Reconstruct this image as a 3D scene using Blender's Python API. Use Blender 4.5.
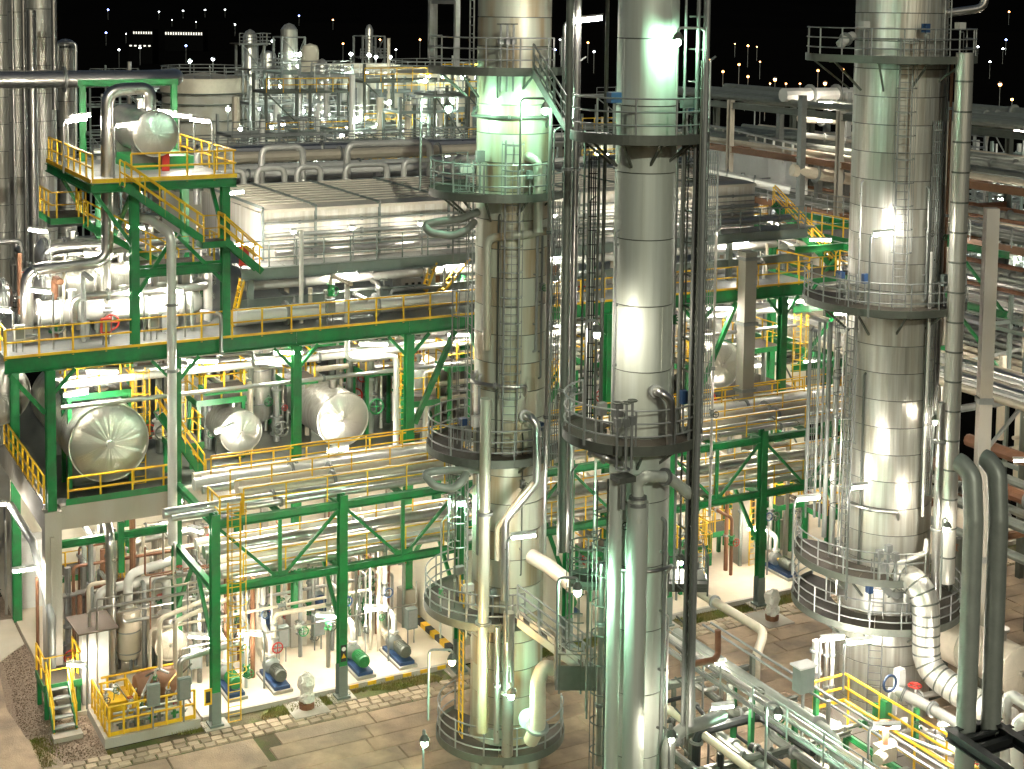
import bpy, math, random
from mathutils import Vector, Matrix
for o in list(bpy.data.objects): bpy.data.objects.remove(o)
random.seed(7)
S = bpy.context.scene; C = S.collection
PI = math.pi; sin = math.sin; cos = math.cos; R = math.radians
# ---------------------------------------------------------------- camera (lens shifted down, like an architectural shot)
cam = bpy.data.cameras.new('camera'); co = bpy.data.objects.new('camera', cam); C.objects.link(co)
yaw, pitch, roll = R(61.7), R(4.5), R(0.75)
F0 = Vector((cos(yaw), sin(yaw), 0)); R0 = Vector((sin(yaw), -cos(yaw), 0)); U0 = Vector((0, 0, 1))
Fd = F0*cos(pitch) - U0*sin(pitch); Up = U0*cos(pitch) + F0*sin(pitch)
cR = R0*cos(roll) + Up*sin(roll); cU = -R0*sin(roll) + Up*cos(roll)
co.matrix_world = Matrix(((cR.x, cU.x, -Fd.x, 0), (cR.y, cU.y, -Fd.y, 0), (cR.z, cU.z, -Fd.z, 28), (0, 0, 0, 1)))
cam.sensor_width = 36; cam.lens = 36*1490/1024; cam.shift_y = -0.2522; cam.clip_end = 12000; cam.clip_start = .5
S.camera = co
# ---------------------------------------------------------------- world: night sky, glow of the town
w = bpy.data.worlds.new('World'); S.world = w; w.use_nodes = True
nt = w.node_tree; bgn = nt.nodes['Background']
sky = nt.nodes.new('ShaderNodeTexSky'); sky.sky_type = 'NISHITA'; sky.sun_disc = False
sky.sun_elevation = R(22); sky.sun_rotation = R(200); sky.air_density = 1.; sky.dust_density = 3
nt.links.new(sky.outputs[0], bgn.inputs[0]); bgn.inputs[1].default_value = .016
sl = bpy.data.lights.new('front_fill_sun', 'SUN'); sl.energy = .9; sl.angle = R(.5); sl.color = (.97, 1, .84)  # weak sun added as fill on the camera-facing sides of the columns
so = bpy.data.objects.new('front_fill_sun', sl); C.objects.link(so); so.rotation_euler = (R(68), 0, R(-20))
S.view_settings.view_transform = 'Standard'; S.view_settings.look = 'None'; S.view_settings.gamma = 1; S.view_settings.exposure = .3
S.cycles.max_bounces = 6; S.cycles.diffuse_bounces = 3; S.cycles.glossy_bounces = 3; S.cycles.sample_clamp_indirect = 6
S.cycles.use_denoising = True; S.cycles.use_adaptive_sampling = True; S.cycles.adaptive_threshold = .04
# ---------------------------------------------------------------- materials
def mat(name, col, rough=.5, metal=0., var=.12, scale=3., stretch=(1, 1, 1), bump=0., bscale=30., rnd=.08, rvar=.0, col2=None, mixs=None):
    m = bpy.data.materials.new(name); m.use_nodes = True; t = m.node_tree; n = t.nodes; b = n['Principled BSDF']
    b.inputs['Roughness'].default_value = rough; b.inputs['Metallic'].default_value = metal
    tc = n.new('ShaderNodeTexCoord'); mp = n.new('ShaderNodeMapping'); mp.inputs['Scale'].default_value = stretch
    t.links.new(tc.outputs['Object'], mp.inputs[0])
    nz = n.new('ShaderNodeTexNoise'); nz.inputs['Scale'].default_value = scale; nz.inputs['Detail'].default_value = 6; nz.inputs['Roughness'].default_value = .65
    t.links.new(mp.outputs[0], nz.inputs['Vector'])
    oi = n.new('ShaderNodeObjectInfo')
    ma = n.new('ShaderNodeMath'); ma.operation = 'MULTIPLY_ADD'; t.links.new(nz.outputs['Fac'], ma.inputs[0]); ma.inputs[1].default_value = var*2; ma.inputs[2].default_value = 1-var
    mb = n.new('ShaderNodeMath'); mb.operation = 'MULTIPLY_ADD'; t.links.new(oi.outputs['Random'], mb.inputs[0]); mb.inputs[1].default_value = rnd*2; mb.inputs[2].default_value = 1-rnd
    mm = n.new('ShaderNodeMath'); mm.operation = 'MULTIPLY'; t.links.new(ma.outputs[0], mm.inputs[0]); t.links.new(mb.outputs[0], mm.inputs[1])
    mx = n.new('ShaderNodeVectorMath'); mx.operation = 'SCALE'; t.links.new(mm.outputs[0], mx.inputs['Scale'])
    if col2:
        n2 = n.new('ShaderNodeTexNoise'); n2.inputs['Scale'].default_value = mixs or 1.; n2.inputs['Detail'].default_value = 5
        t.links.new(mp.outputs[0], n2.inputs['Vector'])
        rp = n.new('ShaderNodeValToRGB'); rp.color_ramp.elements[0].position = .42; rp.color_ramp.elements[1].position = .62
        rp.color_ramp.elements[0].color = (*col, 1); rp.color_ramp.elements[1].color = (*col2, 1)
        t.links.new(n2.outputs['Fac'], rp.inputs[0]); t.links.new(rp.outputs[0], mx.inputs[0])
    else:
        mx.inputs[0].default_value = col
    t.links.new(mx.outputs[0], b.inputs['Base Color'])
    if rvar:
        mr = n.new('ShaderNodeMath'); mr.operation = 'MULTIPLY_ADD'; t.links.new(nz.outputs['Fac'], mr.inputs[0]); mr.inputs[1].default_value = rvar*2; mr.inputs[2].default_value = rough-rvar
        t.links.new(mr.outputs[0], b.inputs['Roughness'])
    if bump:
        nb = n.new('ShaderNodeTexNoise'); nb.inputs['Scale'].default_value = bscale; nb.inputs['Detail'].default_value = 4
        t.links.new(mp.outputs[0], nb.inputs['Vector'])
        bp = n.new('ShaderNodeBump'); bp.inputs['Strength'].default_value = bump; bp.inputs['Distance'].default_value = .05
        t.links.new(nb.outputs['Fac'], bp.inputs['Height']); t.links.new(bp.outputs[0], b.inputs['Normal'])
    return m
def emis(name, col, st):
    m = bpy.data.materials.new(name); m.use_nodes = True; b = m.node_tree.nodes['Principled BSDF']
    b.inputs['Base Color'].default_value = (.8, .8, .8, 1); b.inputs['Emission Color'].default_value = (*col, 1); b.inputs['Emission Strength'].default_value = st
    return m
M = dict(
    clad=mat('aluminium_cladding', (.7, .69, .62), .33, .72, .25, 3.5, (3, 3, .1), .45, 4.5, .08, .1, (.55, .52, .44), 1.6),
    clad2=mat('satin_steel_shell', (.62, .66, .58), .5, .3, .18, 1.6, (3, 3, .1), .12, 2, .05, .1, (.54, .57, .48), .9),
    clad3=mat('dull_green_grey_cladding', (.55, .57, .46), .45, .35, .2, 1.8, (2, 2, .15), .1, 3, .06, .1, (.42, .33, .2), .7),
    pipe=mat('polished_pipe_cladding', (.66, .64, .6), .3, .95, .14, 3, (1, 1, 1), .012, 5, .12, .08),
    pipeb=mat('buff_insulation', (.66, .58, .45), .5, .3, .15, 3, (1, 1, 1), .1, 12, .12),
    pipew=mat('pale_painted_pipe', (.72, .7, .64), .4, .35, .12, 3, (1, 1, 1), .05, 12, .1),
    piped=mat('dark_grey_green_pipe', (.27, .29, .25), .45, .3, .25, 2, (1, 1, 1), .08, 10, .15),
    piper=mat('rust_brown_pipe', (.22, .1, .05), .6, .1, .3, 4, (1, 1, 1), .1, 20, .1),
    steel=mat('galvanised_steel', (.3, .31, .29), .48, .55, .2, 6, (1, 1, 1), .05, 20, .12),
    steeld=mat('weathered_dark_steel', (.13, .14, .115), .5, .4, .25, 4, (1, 1, 1), .08, 20, .15),
    steelb=mat('black_painted_steel', (.018, .02, .02), .45, .2, .25, 4, (1, 1, 1), .05, 20, .1),
    greyp=mat('grey_green_painted_beam', (.2, .235, .21), .5, .15, .18, 3, (1, 1, 1), .05, 15, .08),
    green=mat('green_painted_steel', (.012, .2, .05), .42, 0, .3, 3, (1, 1, 1), .06, 20, .12, .1, (.025, .14, .045), 1.3),
    yellow=mat('yellow_painted_steel', (.85, .52, .02), .45, 0, .25, 6, (1, 1, 1), .04, 20, .1, .1, (.66, .36, .03), 1.5),
    red=mat('red_paint', (.5, .03, .02), .45, 0, .15),
    blue=mat('blue_paint', (.025, .06, .14), .45, 0, .15),
    white=mat('white_enamel', (.78, .77, .72), .4, 0, .08, 3, (1, 1, 1), 0, 10, .05),
    brown=mat('brown_primer_beam', (.24, .12, .06), .6, 0, .25, 3),
    grate=mat('steel_grating', (.075, .062, .045), .6, .2, .4, 14, (1, 1, 1), .25, 60, .1),
    conc=mat('fair_faced_concrete', (.43, .4, .34), .8, 0, .22, 1.6, (1, 1, .5), .2, 25, .05, 0, (.36, .32, .25), .8),
    floor=mat('cream_floor_screed', (.68, .6, .47), .6, 0, .16, .8, (1, 1, 1), .05, 20, .04, .1, (.6, .5, .36), .35),
    wall=mat('cream_panel', (.7, .64, .5), .65, 0, .12, 1, (1, 1, .3), .04, 20, .05),
    slab=mat('worn_concrete_slab', (.44, .32, .21), .85, 0, .35, 1.7, (1, 1, 1), .5, 18, .16, 0, (.29, .22, .155), .6),
    cobble=mat('granite_sett', (.4, .31, .21), .8, 0, .25, 5, (1, 1, 1), .3, 20, .3),
    gravel=mat('brown_gravel', (.24, .165, .11), .95, 0, .5, 14, (1, 1, 1), .9, 30, .1, 0, (.33, .26, .19), 26),
    soil=mat('mossy_soil', (.11, .09, .045), .95, 0, .4, 6, (1, 1, 1), .6, 25, 0, 0, (.09, .11, .025), 1.6),
    grass=mat('grass_blades', (.17, .19, .035), .8, 0, .35, 8, (1, 1, 1), 0, 10, 0, 0, (.26, .2, .07), 1.4),
    ground=mat('dark_yard_ground', (.006, .0055, .005), .9, 0, .4, .05, (1, 1, 1), .2, 2, 0),
    hill=mat('dark_hillside', (.004, .004, .004), 1, 0, .4, .01),
    panel=mat('streaked_white_panel', (.72, .69, .62), .5, .1, .2, 2.5, (3, 3, .2), .1, 4, .08, 0, (.6, .55, .46), 1.2),
    drumhead=mat('segmented_drum_head', (.68, .66, .58), .3, .88, .12, 2, (1, 1, 1), 0, 5, .1, .06),
    roof=mat('cooler_roof_sheet', (.66, .6, .5), .6, .1, .25, 1.3, (1, 1, 1), .12, 10, .1),
    dark=mat('dark_recess', (.03, .03, .028), .7, 0, .2),
    rubber=mat('black_rubber', (.02, .02, .02), .7, 0, .2),
    brownroof=mat('brown_canopy_sheet', (.12, .085, .06), .6, .1, .2),
    sail=mat('white_plastic_wrap', (.75, .7, .62), .6, 0, .15, 6, (1, 1, 1), .5, 9),
    tubel=emis('lit_tube_dim', (1, .9, .74), 60.), tubed=emis('lit_tube_deck', (1, .94, .83), 270.), tubew=emis('lit_tube_white', (1, .95, .86), 380.), tubeh=emis('lit_tube_hall', (1, .92, .79), 210.), bulbg=emis('lit_mercury_bulb', (.5, 1, .68), 1000.),
    bulbw=emis('lit_white_bulb', (1, .92, .78), 800.), bulbo=emis('lit_sodium_bulb', (1, .6, .26), 900.), faro=emis('far_sodium_lamp', (1, .4, .1), 25.), farw=emis('far_white_lamp', (.9, .95, 1), 30.), farb=emis('far_blue_lamp', (.25, .35, 1), 40.),
    farg=emis('far_green_white_lamp', (.85, 1, .88), 200.), win=emis('lit_far_window', (1, .95, .8), 1.),
)
for k_ in ('ground', 'hill'): M[k_].node_tree.nodes['Principled BSDF'].inputs['Specular IOR Level'].default_value = 0
# ---------------------------------------------------------------- mesh builder
def V3(p): return Vector(p)
class MB:
    def __init__(s): s.v = []; s.f = []; s.sm = []
    def add(s, vs, fs, smooth=False):
        k = len(s.v); s.v += [tuple(p) for p in vs]
        for q in fs: s.f.append(tuple(i+k for i in q)); s.sm.append(smooth)
        return s
    def box(s, a, b):
        (x0, y0, z0), (x1, y1, z1) = a, b
        return s.add([(x0,y0,z0),(x1,y0,z0),(x1,y1,z0),(x0,y1,z0),(x0,y0,z1),(x1,y0,z1),(x1,y1,z1),(x0,y1,z1)],
                     [(0,3,2,1),(4,5,6,7),(0,1,5,4),(1,2,6,5),(2,3,7,6),(3,0,4,7)])
    def cbox(s, c, d): return s.box([c[i]-d[i]/2 for i in range(3)], [c[i]+d[i]/2 for i in range(3)])
    def bar(s, p, q, w, h, up=(0, 0, 1)):          # oriented box from p to q
        p, q = V3(p), V3(q); d = (q-p); d.normalize(); u = V3(up)
        if abs(d.dot(u)) > .98: u = Vector((1, 0, 0))
        x = d.cross(u).normalized(); z = x.cross(d).normalized(); vs = []
        for e in (p, q):
            for a, b in ((-1, -1), (1, -1), (1, 1), (-1, 1)): vs.append(e + x*(a*w/2) + z*(b*h/2))
        return s.add(vs, [(0,1,2,3),(7,6,5,4),(0,4,5,1),(1,5,6,2),(2,6,7,3),(3,7,4,0)])
    def ibeam(s, p, q, w, h, up=(0, 0, 1), t=.035):
        p, q = V3(p), V3(q); d = (q-p).normalized(); u = V3(up)
        if abs(d.dot(u)) > .98: u = Vector((1, 0, 0))
        x = d.cross(u).normalized(); z = x.cross(d).normalized()
        s.bar(p+z*(h/2-t/2), q+z*(h/2-t/2), w, t, up); s.bar(p-z*(h/2-t/2), q-z*(h/2-t/2), w, t, up)
        return s.bar(p, q, t, h-2*t, up)
    def tube(s, pts, r, n=10, cap=True, closed=False):
        P = [V3(p) for p in pts]; m = len(P); rings = []
        t0 = (P[1]-P[0]).normalized(); ref = Vector((0, 0, 1)) if abs(t0.z) < .9 else Vector((1, 0, 0))
        x = t0.cross(ref).normalized(); vs = []
        for i in range(m):
            if closed: t = (P[(i+1) % m]-P[i-1]).normalized()
            else: t = ((P[min(i+1, m-1)]-P[i]).normalized() if i < m-1 else Vector()) + ((P[i]-P[i-1]).normalized() if i > 0 else Vector()); t.normalize()
            x = (x - t*x.dot(t)); x.normalize(); y = t.cross(x)
            rr = r[i] if isinstance(r, (list, tuple)) else r
            for k in range(n): a = 2*PI*k/n; vs.append(P[i] + x*(rr*cos(a)) + y*(rr*sin(a)))
        fs = []
        for i in range(m if closed else m-1):
            j = (i+1) % m
            for k in range(n): l = (k+1) % n; fs.append((i*n+k, i*n+l, j*n+l, j*n+k))
        s.add(vs, fs, True)
        if cap and not closed:
            k = len(s.v)-m*n; s.f.append(tuple(k+i for i in range(n-1, -1, -1))); s.sm.append(False)
            s.f.append(tuple(k+(m-1)*n+i for i in range(n))); s.sm.append(False)
        return s
    def lathe(s, prof, c, n=32, axis='z', a0=0, a1=360, smooth=True):
        full = abs(a1-a0) >= 360; na = n if full else n+1; vs = []
        for r, h in prof:
            for k in range(na):
                a = R(a0)+R(a1-a0)*k/n; x, y = r*cos(a), r*sin(a)
                p = (x, y, h) if axis == 'z' else ((x, h, y) if axis == 'y' else (h, x, y))
                vs.append((p[0]+c[0], p[1]+c[1], p[2]+c[2]))
        fs = []
        for i in range(len(prof)-1):
            for k in range(n):
                l = (k+1) % na
                q = (i*na+k, i*na+l, (i+1)*na+l, (i+1)*na+k); fs.append(q if axis != 'y' else q[::-1])
        return s.add(vs, fs, smooth)
    def cyl(s, a, b, r, n=12): return s.tube([a, b], r, n)
    def ring(s, c, r, t, n=16, axis='z', a0=0, a1=360):
        pts = []; full = abs(a1-a0) >= 360; m = n if full else n+1
        for k in range(m):
            a = R(a0+(a1-a0)*k/n)
            o = (cos(a)*r, sin(a)*r, 0) if axis == 'z' else ((cos(a)*r, 0, sin(a)*r) if axis == 'y' else (0, cos(a)*r, sin(a)*r))
            pts.append((c[0]+o[0], c[1]+o[1], c[2]+o[2]))
        return s.tube(pts, t, 6, closed=full)
    def ball(s, c, r, n=10, sz=1.):
        return s.lathe([(max(1e-3, r*sin(PI*i/6)), -r*sz*cos(PI*i/6)) for i in range(7)], c, n)
    def mesh(s, name, off=(0, 0, 0), sharp=35):
        me = bpy.data.meshes.new(name); me.from_pydata([(x-off[0], y-off[1], z-off[2]) for x, y, z in s.v], [], s.f)
        me.polygons.foreach_set('use_smooth', s.sm); me.update()
        if any(s.sm): me.set_sharp_from_angle(angle=R(sharp))
        return me
    def build(s, name, m, parent=None):
        off = wloc(parent) if parent else (0, 0, 0)
        me = s.mesh(name, off); me.materials.append(M[m] if isinstance(m, str) else m)
        o = bpy.data.objects.new(name, me); C.objects.link(o); o.parent = parent
        return o
def wloc(o):
    p = Vector((0, 0, 0))
    while o: p = p + Vector(o.location); o = o.parent
    return p
def tag(o, label, cat, group=None, kind=None):
    if label: o['label'] = label
    if cat: o['category'] = cat
    if group: o['group'] = group
    if kind: o['kind'] = kind
    return o
def thing(name, label, cat, loc=(0, 0, 0), group=None):
    o = bpy.data.objects.new(name, None); C.objects.link(o); o.location = loc; o.empty_display_size = .2
    return tag(o, label, cat, group)
def struct(name, mb, m, parent=None):
    o = mb.build(name, m, parent); o['kind'] = 'structure'; return o
def inst(name, me, parent, loc, rz=0):              # another object on shared mesh data, placed in world space
    o = bpy.data.objects.new(name, me); C.objects.link(o); o.parent = parent
    o.location = Vector(loc) - (wloc(parent) if parent else Vector()); o.rotation_euler.z = rz
    return o
def dup(root, loc, label, rz=0, group=None):
    r = root.copy(); C.objects.link(r); r.location = loc; r.rotation_euler = (0, 0, rz); r['label'] = label
    if group: r['group'] = group
    for ch in root.children:
        c = ch.copy(); C.objects.link(c); c.parent = r
        for g in ch.children:
            d = g.copy(); C.objects.link(d); d.parent = c
    return r
def fillet(pts, r):
    P = [V3(p) for p in pts]; out = [P[0]]
    for i in range(1, len(P)-1):
        a, b, c = P[i-1], P[i], P[i+1]; d1 = (a-b); d2 = (c-b); l = min(d1.length, d2.length)*.49
        d1.normalize(); d2.normalize(); ang = d1.angle(d2)
        if ang > PI-.05: out.append(b); continue
        t = min(l, r/math.tan(ang/2)); p, q = b+d1*t, b+d2*t
        for k in range(6):
            u = k/5; out.append(p*((1-u)**2) + b*(2*u*(1-u)) + q*(u*u))
    out.append(P[-1]); return out
ONES = {}
def shared(key, mb, m):
    if key not in ONES:
        me = mb.mesh(key); me.materials.append(M[m]); ONES[key] = me
    return ONES[key]
def pipe(name, label, pts, r, m='pipe', group=None, cat='pipe', n=12, bend=2.6, flanges=(), valves=(), supports=(), bands=()):
    """a pipe run; flanges/valves = fractions along the run"""
    P = fillet(pts, r*bend); t = thing(name, label, cat, P[0], group)
    MB().tube(P, r, n).build('pipe_run', m, t)
    L = [0]
    for a, b in zip(P, P[1:]): L.append(L[-1]+(b-a).length)
    def pos(f):
        d = f*L[-1]
        for i in range(len(P)-1):
            if d <= L[i+1]+1e-6:
                e = (P[i+1]-P[i]).normalized(); return P[i]+e*(d-L[i]), e
        return P[-1], (P[-1]-P[-2]).normalized()
    for f in flanges:
        p, e = pos(f); MB().cyl(p-e*.05, p-e*.008, r*1.5, 14).cyl(p+e*.008, p+e*.05, r*1.5, 14).build('flange', 'steel', t)
    for f in bands:
        p, e = pos(f); MB().cyl(p-e*.035, p+e*.035, r*1.015, n).build('band', 'steeld', t)
    for f in valves:
        p, e = pos(f); k = max(r*1.7, .09)
        o = MB().tube([p-e*k*1.6, p-e*k*1.3, p-e*k*1.29, p-e*k*.5, p, p+e*k*.5, p+e*k*1.29, p+e*k*1.3, p+e*k*1.6], [k*1.15, k*1.15, k*.7, k*.8, k, k*.8, k*.7, k*1.15, k*1.15], 10)
        up = Vector((0, 0, 1)) if abs(e.z) < .7 else Vector((0, -1, 0))
        o.cyl(p, p+up*k*2.6, k*.3, 8)
        vb = o.build('valve', random.choice(['steel', 'steel', 'green', 'pipew']), t)
        h = MB(); c = p+up*k*2.6; ax = 'z' if abs(e.z) < .7 else 'y'; h.ring(c, k*1.25, k*.16, 14, ax)
        for a in (0, 1):
            d = Vector((cos(a*PI/2), 0, sin(a*PI/2))) if ax == 'y' else Vector((cos(a*PI/2), sin(a*PI/2), 0))
            h.cyl(c-d*k*1.2, c+d*k*1.2, k*.11, 5)
        h.build('handwheel', random.choice(['steeld', 'steeld', 'red', 'green']), vb)
    for p, q in supports: MB().bar(p, q, .12, .12).build('support', 'steel', t)
    return t
def railing(pts, parent, m='yellow', h=1.1, sp=1.25, r=.03, toe=True, closed=False, top=None):
    """rails as one part, each post a sub-part"""
    P = [V3(p) for p in pts]
    if closed: P = P+[P[0]]
    mb = MB()
    if m == 'yellow': r *= 1.3
    for fr in ((1., .52) if m == 'yellow' else (1., .67, .34)): mb.tube([p+Vector((0, 0, h*fr)) for p in P], r, 6)
    if toe:
        for a, b in zip(P, P[1:]): mb.bar(a+Vector((0, 0, .08)), b+Vector((0, 0, .08)), .02, .15)
    ro = mb.build('railing', m, parent)
    key = 'post_%s_%.2f' % (m, h); me = shared(key, MB().cyl((0, 0, -.12), (0, 0, h), r*1.1, 6), m)
    d = 0; nxt = 0
    for a, b in zip(P, P[1:]):
        l = (b-a).length
        while nxt <= d+l+1e-6:
            inst('post', me, ro, a+(b-a)*((nxt-d)/l if l else 0)); nxt += sp
        d += l
    if not closed and d-(nxt-sp) > .25: inst('post', me, ro, P[-1])
    return ro
def arc(c, r, a0, a1, n=None):
    n = n or max(4, int(abs(a1-a0)/9))
    return [(c[0]+r*cos(R(a0+(a1-a0)*k/n)), c[1]+r*sin(R(a0+(a1-a0)*k/n)), c[2]) for k in range(n+1)]
def ladder(p, q, out, parent, m='steel', w=.5, cage=True, name='ladder', r=.03):
    """vertical ladder from p up to q; out = horizontal unit vector away from the wall"""
    p, q = V3(p), V3(q); o = V3(out); x = o.cross(Vector((0, 0, 1))).normalized(); mb = MB(); h = (q-p).length
    for s in (-1, 1): mb.cyl(p+x*(s*w/2), q+x*(s*w/2), r, 6)
    k = 0
    while k*.3 < h: mb.cyl(p+x*(-w/2)+Vector((0, 0, k*.3)), p+x*(w/2)+Vector((0, 0, k*.3)), r*.6, 5); k += 1
    l = mb.build(name, m, parent)
    if cage and h > 3:
        g = MB(); z = 2.2; rr = .38
        cen = lambda zz: p+o*.3+Vector((0, 0, zz))
        A = [R(-115+230*i/10) for i in range(11)]
        while z < h:
            g.tube([cen(z)+o*(rr*cos(a))+x*(rr*sin(a)) for a in A], .022, 5); z += .9
        for i in (1, 3, 5, 7, 9): g.cyl(cen(2.2)+o*(rr*cos(A[i]))+x*(rr*sin(A[i])), cen(h)+o*(rr*cos(A[i]))+x*(rr*sin(A[i])), .016, 4)
        g.build('safety_cage', m, l)
    return l
CAMDIR = 241.7
def round_platform(label, c, r0, r1, a0, a1, m='steeld', railm='steel', gaps=(), group='round platforms on the columns', th=.09, panels=9, brackets=6, toe=True, deckm='grate', r=.028, off=0.):
    c = (c[0]-.88*off, c[1]+.474*off, c[2])
    t = thing('round_platform', label, 'platform', c, group); cx, cy, z = c
    for k in range(panels):
        b0 = a0+(a1-a0)*k/panels+.35; b1 = a0+(a1-a0)*(k+1)/panels-.35
        MB().lathe([(r0, z-th*.5), (r1-.03, z-th*.5), (r1-.03, z), (r0, z), (r0, z-th*.5)], (cx, cy, 0), 5, a0=b0, a1=b1, smooth=False).build('deck_panel', deckm, t)
    MB().lathe([(r1-.03, z-.16), (r1, z-.16), (r1, z+.13), (r1-.03, z+.13), (r1-.03, z-.16)], (cx, cy, 0), 40, a0=a0, a1=a1, smooth=False).build('edge_plate', m, t)
    for k in range(brackets):
        a = R(a0+(a1-a0)*(k+.5)/brackets); u = Vector((cos(a), sin(a), 0))
        b = MB(); b.bar(V3(c)+u*r0*.95-Vector((0, 0, .12)), V3(c)+u*(r1-.04)-Vector((0, 0, .12)), .07, .12)
        b.bar(V3(c)+u*r0*.97-Vector((0, 0, (r1-r0)*.75)), V3(c)+u*(r1-.3)-Vector((0, 0, .14)), .07, .07); b.build('bracket', m, t)
    segs = []; s0 = a0
    for g0, g1 in gaps: segs.append((s0, g0)); s0 = g1
    segs.append((s0, a1))
    for s, e in segs:
        if e-s > 4: railing(arc((cx, cy, z), r1-.06, s, e), t, railm, 1.15, 1.2, r, toe=False)
    return t
def tall_column(name, label, c, r, z0, z1, band, m, seams=None, cat='column', n=44, gap=.018, group=None):
    t = thing(name, label, cat, (c[0], c[1], z0), group)
    MB().lathe([(r-.03, z0), (r-.03, z1)], (c[0], c[1], 0), n).build('inner_shell', 'steeld', t)
    k = 0; z = z0
    bm_ = MB().lathe([(r-.03, gap), (r, gap), (r, band-gap), (r-.03, band-gap)], (0, 0, 0), n)
    for aa in (0, 2.1, 4.2): bm_.bar((r*cos(aa), r*sin(aa), gap), (r*cos(aa), r*sin(aa), band-gap), .035, .018, (cos(aa), sin(aa), 0))
    me = bm_.mesh('cladding_band'); me.materials.append(M[m])
    while z+band <= z1+.01:
        inst('cladding_panel', me, t, (c[0], c[1], z), k*1.7); z += band; k += 1
    MB().lathe([(r, z1), (r*.95, z1+r*.25), (r*.75, z1+r*.5), (r*.4, z1+r*.66), (.01, z1+r*.7)], (c[0], c[1], 0), n).build('top_head', m, t)
    return t
# ---------------------------------------------------------------- lamps
def tube_lamp(label, base, top, arm, L=1.25, hall=False, polem='steel', group='fluorescent tube lamps', pole=True, tilt=.12):
    """gooseneck pole from base up to height top, arm = horizontal vector to the lamp end"""
    t = thing('tube_lamp', label, 'lamp', base, group); b = V3(base); a = V3((arm[0], arm[1], 0)); d = a.normalized(); tp = Vector((b.x, b.y, top))
    if pole:
        MB().tube(fillet([b, tp, tp+a*.3+Vector((0, 0, .12))], .25), .045, 8).build('pole', polem, t)
    s = tp+a*.25+Vector((0, 0, .1)); e = s+d*L+Vector((0, 0, tilt*L))
    MB().bar(s+Vector((0, 0, .09)), e+Vector((0, 0, .09)), .24, .07).build('housing', 'white', t)
    MB().tube([s+d*.04-Vector((0, 0, .01)), e-d*.04-Vector((0, 0, .01))], .075, 8).build('lit_tube', hall if isinstance(hall, str) else 'tubeh' if hall else 'tubew', t)
    return t
def flood_lamp(label, base, top, arm, m='bulbg', polem='steel', group='mercury floodlights', rb=.11):
    t = thing('globe_lamp', label, 'lamp', base, group); b = V3(base); a = V3((arm[0], arm[1], 0)); tp = Vector((b.x, b.y, top))
    MB().tube(fillet([b, tp, tp+a, tp+a-Vector((0, 0, .25))], .2), .04, 8).build('pole', polem, t)
    c = tp+a-Vector((0, 0, .42))
    MB().lathe([(.05, .3), (.12, .22), (.17, .1), (.16, .09), (.05, .2)], c, 12).build('lamp_hood', 'steeld', t)
    MB().ball(c, rb, 10, 1.2).build('bulb', m, t)
    return t
# ================================================================ ground
GZ = -.15
g = MB(); n = 24; ext = [-3000, -800, -250, -80, -20, 20, 60, 100, 160, 260, 500, 1000, 2200, 5000]
vs = [(x, y, GZ-.06) for y in ext for x in ext]; k = len(ext)
g.add(vs, [(j*k+i, j*k+i+1, (j+1)*k+i+1, (j+1)*k+i) for j in range(k-1) for i in range(k-1)])
struct('ground', g, 'ground')
# far hill ridge behind everything
h = MB(); vs = []; N = 60
for i in range(N+1):
    a = R(-25+170*i/N); d = 4200
    hh = 190+70*sin(i*.35)+40*sin(i*.9+1)+18*sin(i*2.3)
    for rr, z in ((2600, -2), (3200, hh*.45), (3900, hh*.9), (4600, hh*1.05), (5400, -4)): vs.append((rr*cos(a), rr*sin(a), z))
h.add(vs, [(i*5+j, (i+1)*5+j, (i+1)*5+j+1, i*5+j+1) for i in range(N) for j in range(4)], True)
struct('hills', h, 'hill')
def sheet(name, pts, z, th, m):
    mb = MB(); n = len(pts); vs = [(x, y, z) for x, y in pts]+[(x, y, z-th) for x, y in pts]
    mb.add(vs, [tuple(range(n))]+[(i, i+n, (i+1) % n+n, (i+1) % n) for i in range(n)]); return struct(name, mb, m)
sheet('hall_floor', [(11.58, 58.2), (16.4, 58.2), (16.4, 55.66), (62, 55.66), (62, 104), (11.58, 104)], 0, .2, 'floor')
k_ = MB()
for a, b in (((16.4, 55.5), (27.1, 55.66)), ((28.3, 55.5), (62, 55.66))): k_.box((a[0], a[1], -.2), (b[0], b[1], .03))
struct('kerb', k_, 'conc')
sheet('gravel_bed', [(9.0, 54.6), (12.5, 54.6), (12.5, 58.2), (11.57, 58.2), (11.57, 72), (9.0, 72)], GZ-.02, .03, 'gravel')
sheet('verge', [(12.5, 54.55), (62, 54.55), (62, 55.5), (16.4, 55.5), (16.4, 55.05), (12.5, 55.05)], GZ-.03, .02, 'soil')
pv = sheet('pavement', [(4, 48), (10.45, 53.2), (10.9, 54.8), (10.0, 57.2), (9.75, 60), (10.05, 63.7), (4, 66)], GZ+.02, .06, 'slab')
for pts in ([(8, 64.0), (10.2, 64.6), (11.5, 66.0), (11.5, 69.0), (8, 69.4)], [(8, 69.6), (9.9, 69.5), (9.9, 80), (8, 80)], [(10.1, 72.2), (11.5, 72.2), (11.5, 90), (10.1, 90)]):
    mb = MB(); n = len(pts); mb.add([(x, y, GZ+.03) for x, y in pts]+[(x, y, GZ-.04) for x, y in pts], [tuple(range(n))]+[(i, i+n, (i+1) % n+n, (i+1) % n) for i in range(n)]); mb.build('slab', 'floor', pv)
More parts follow.
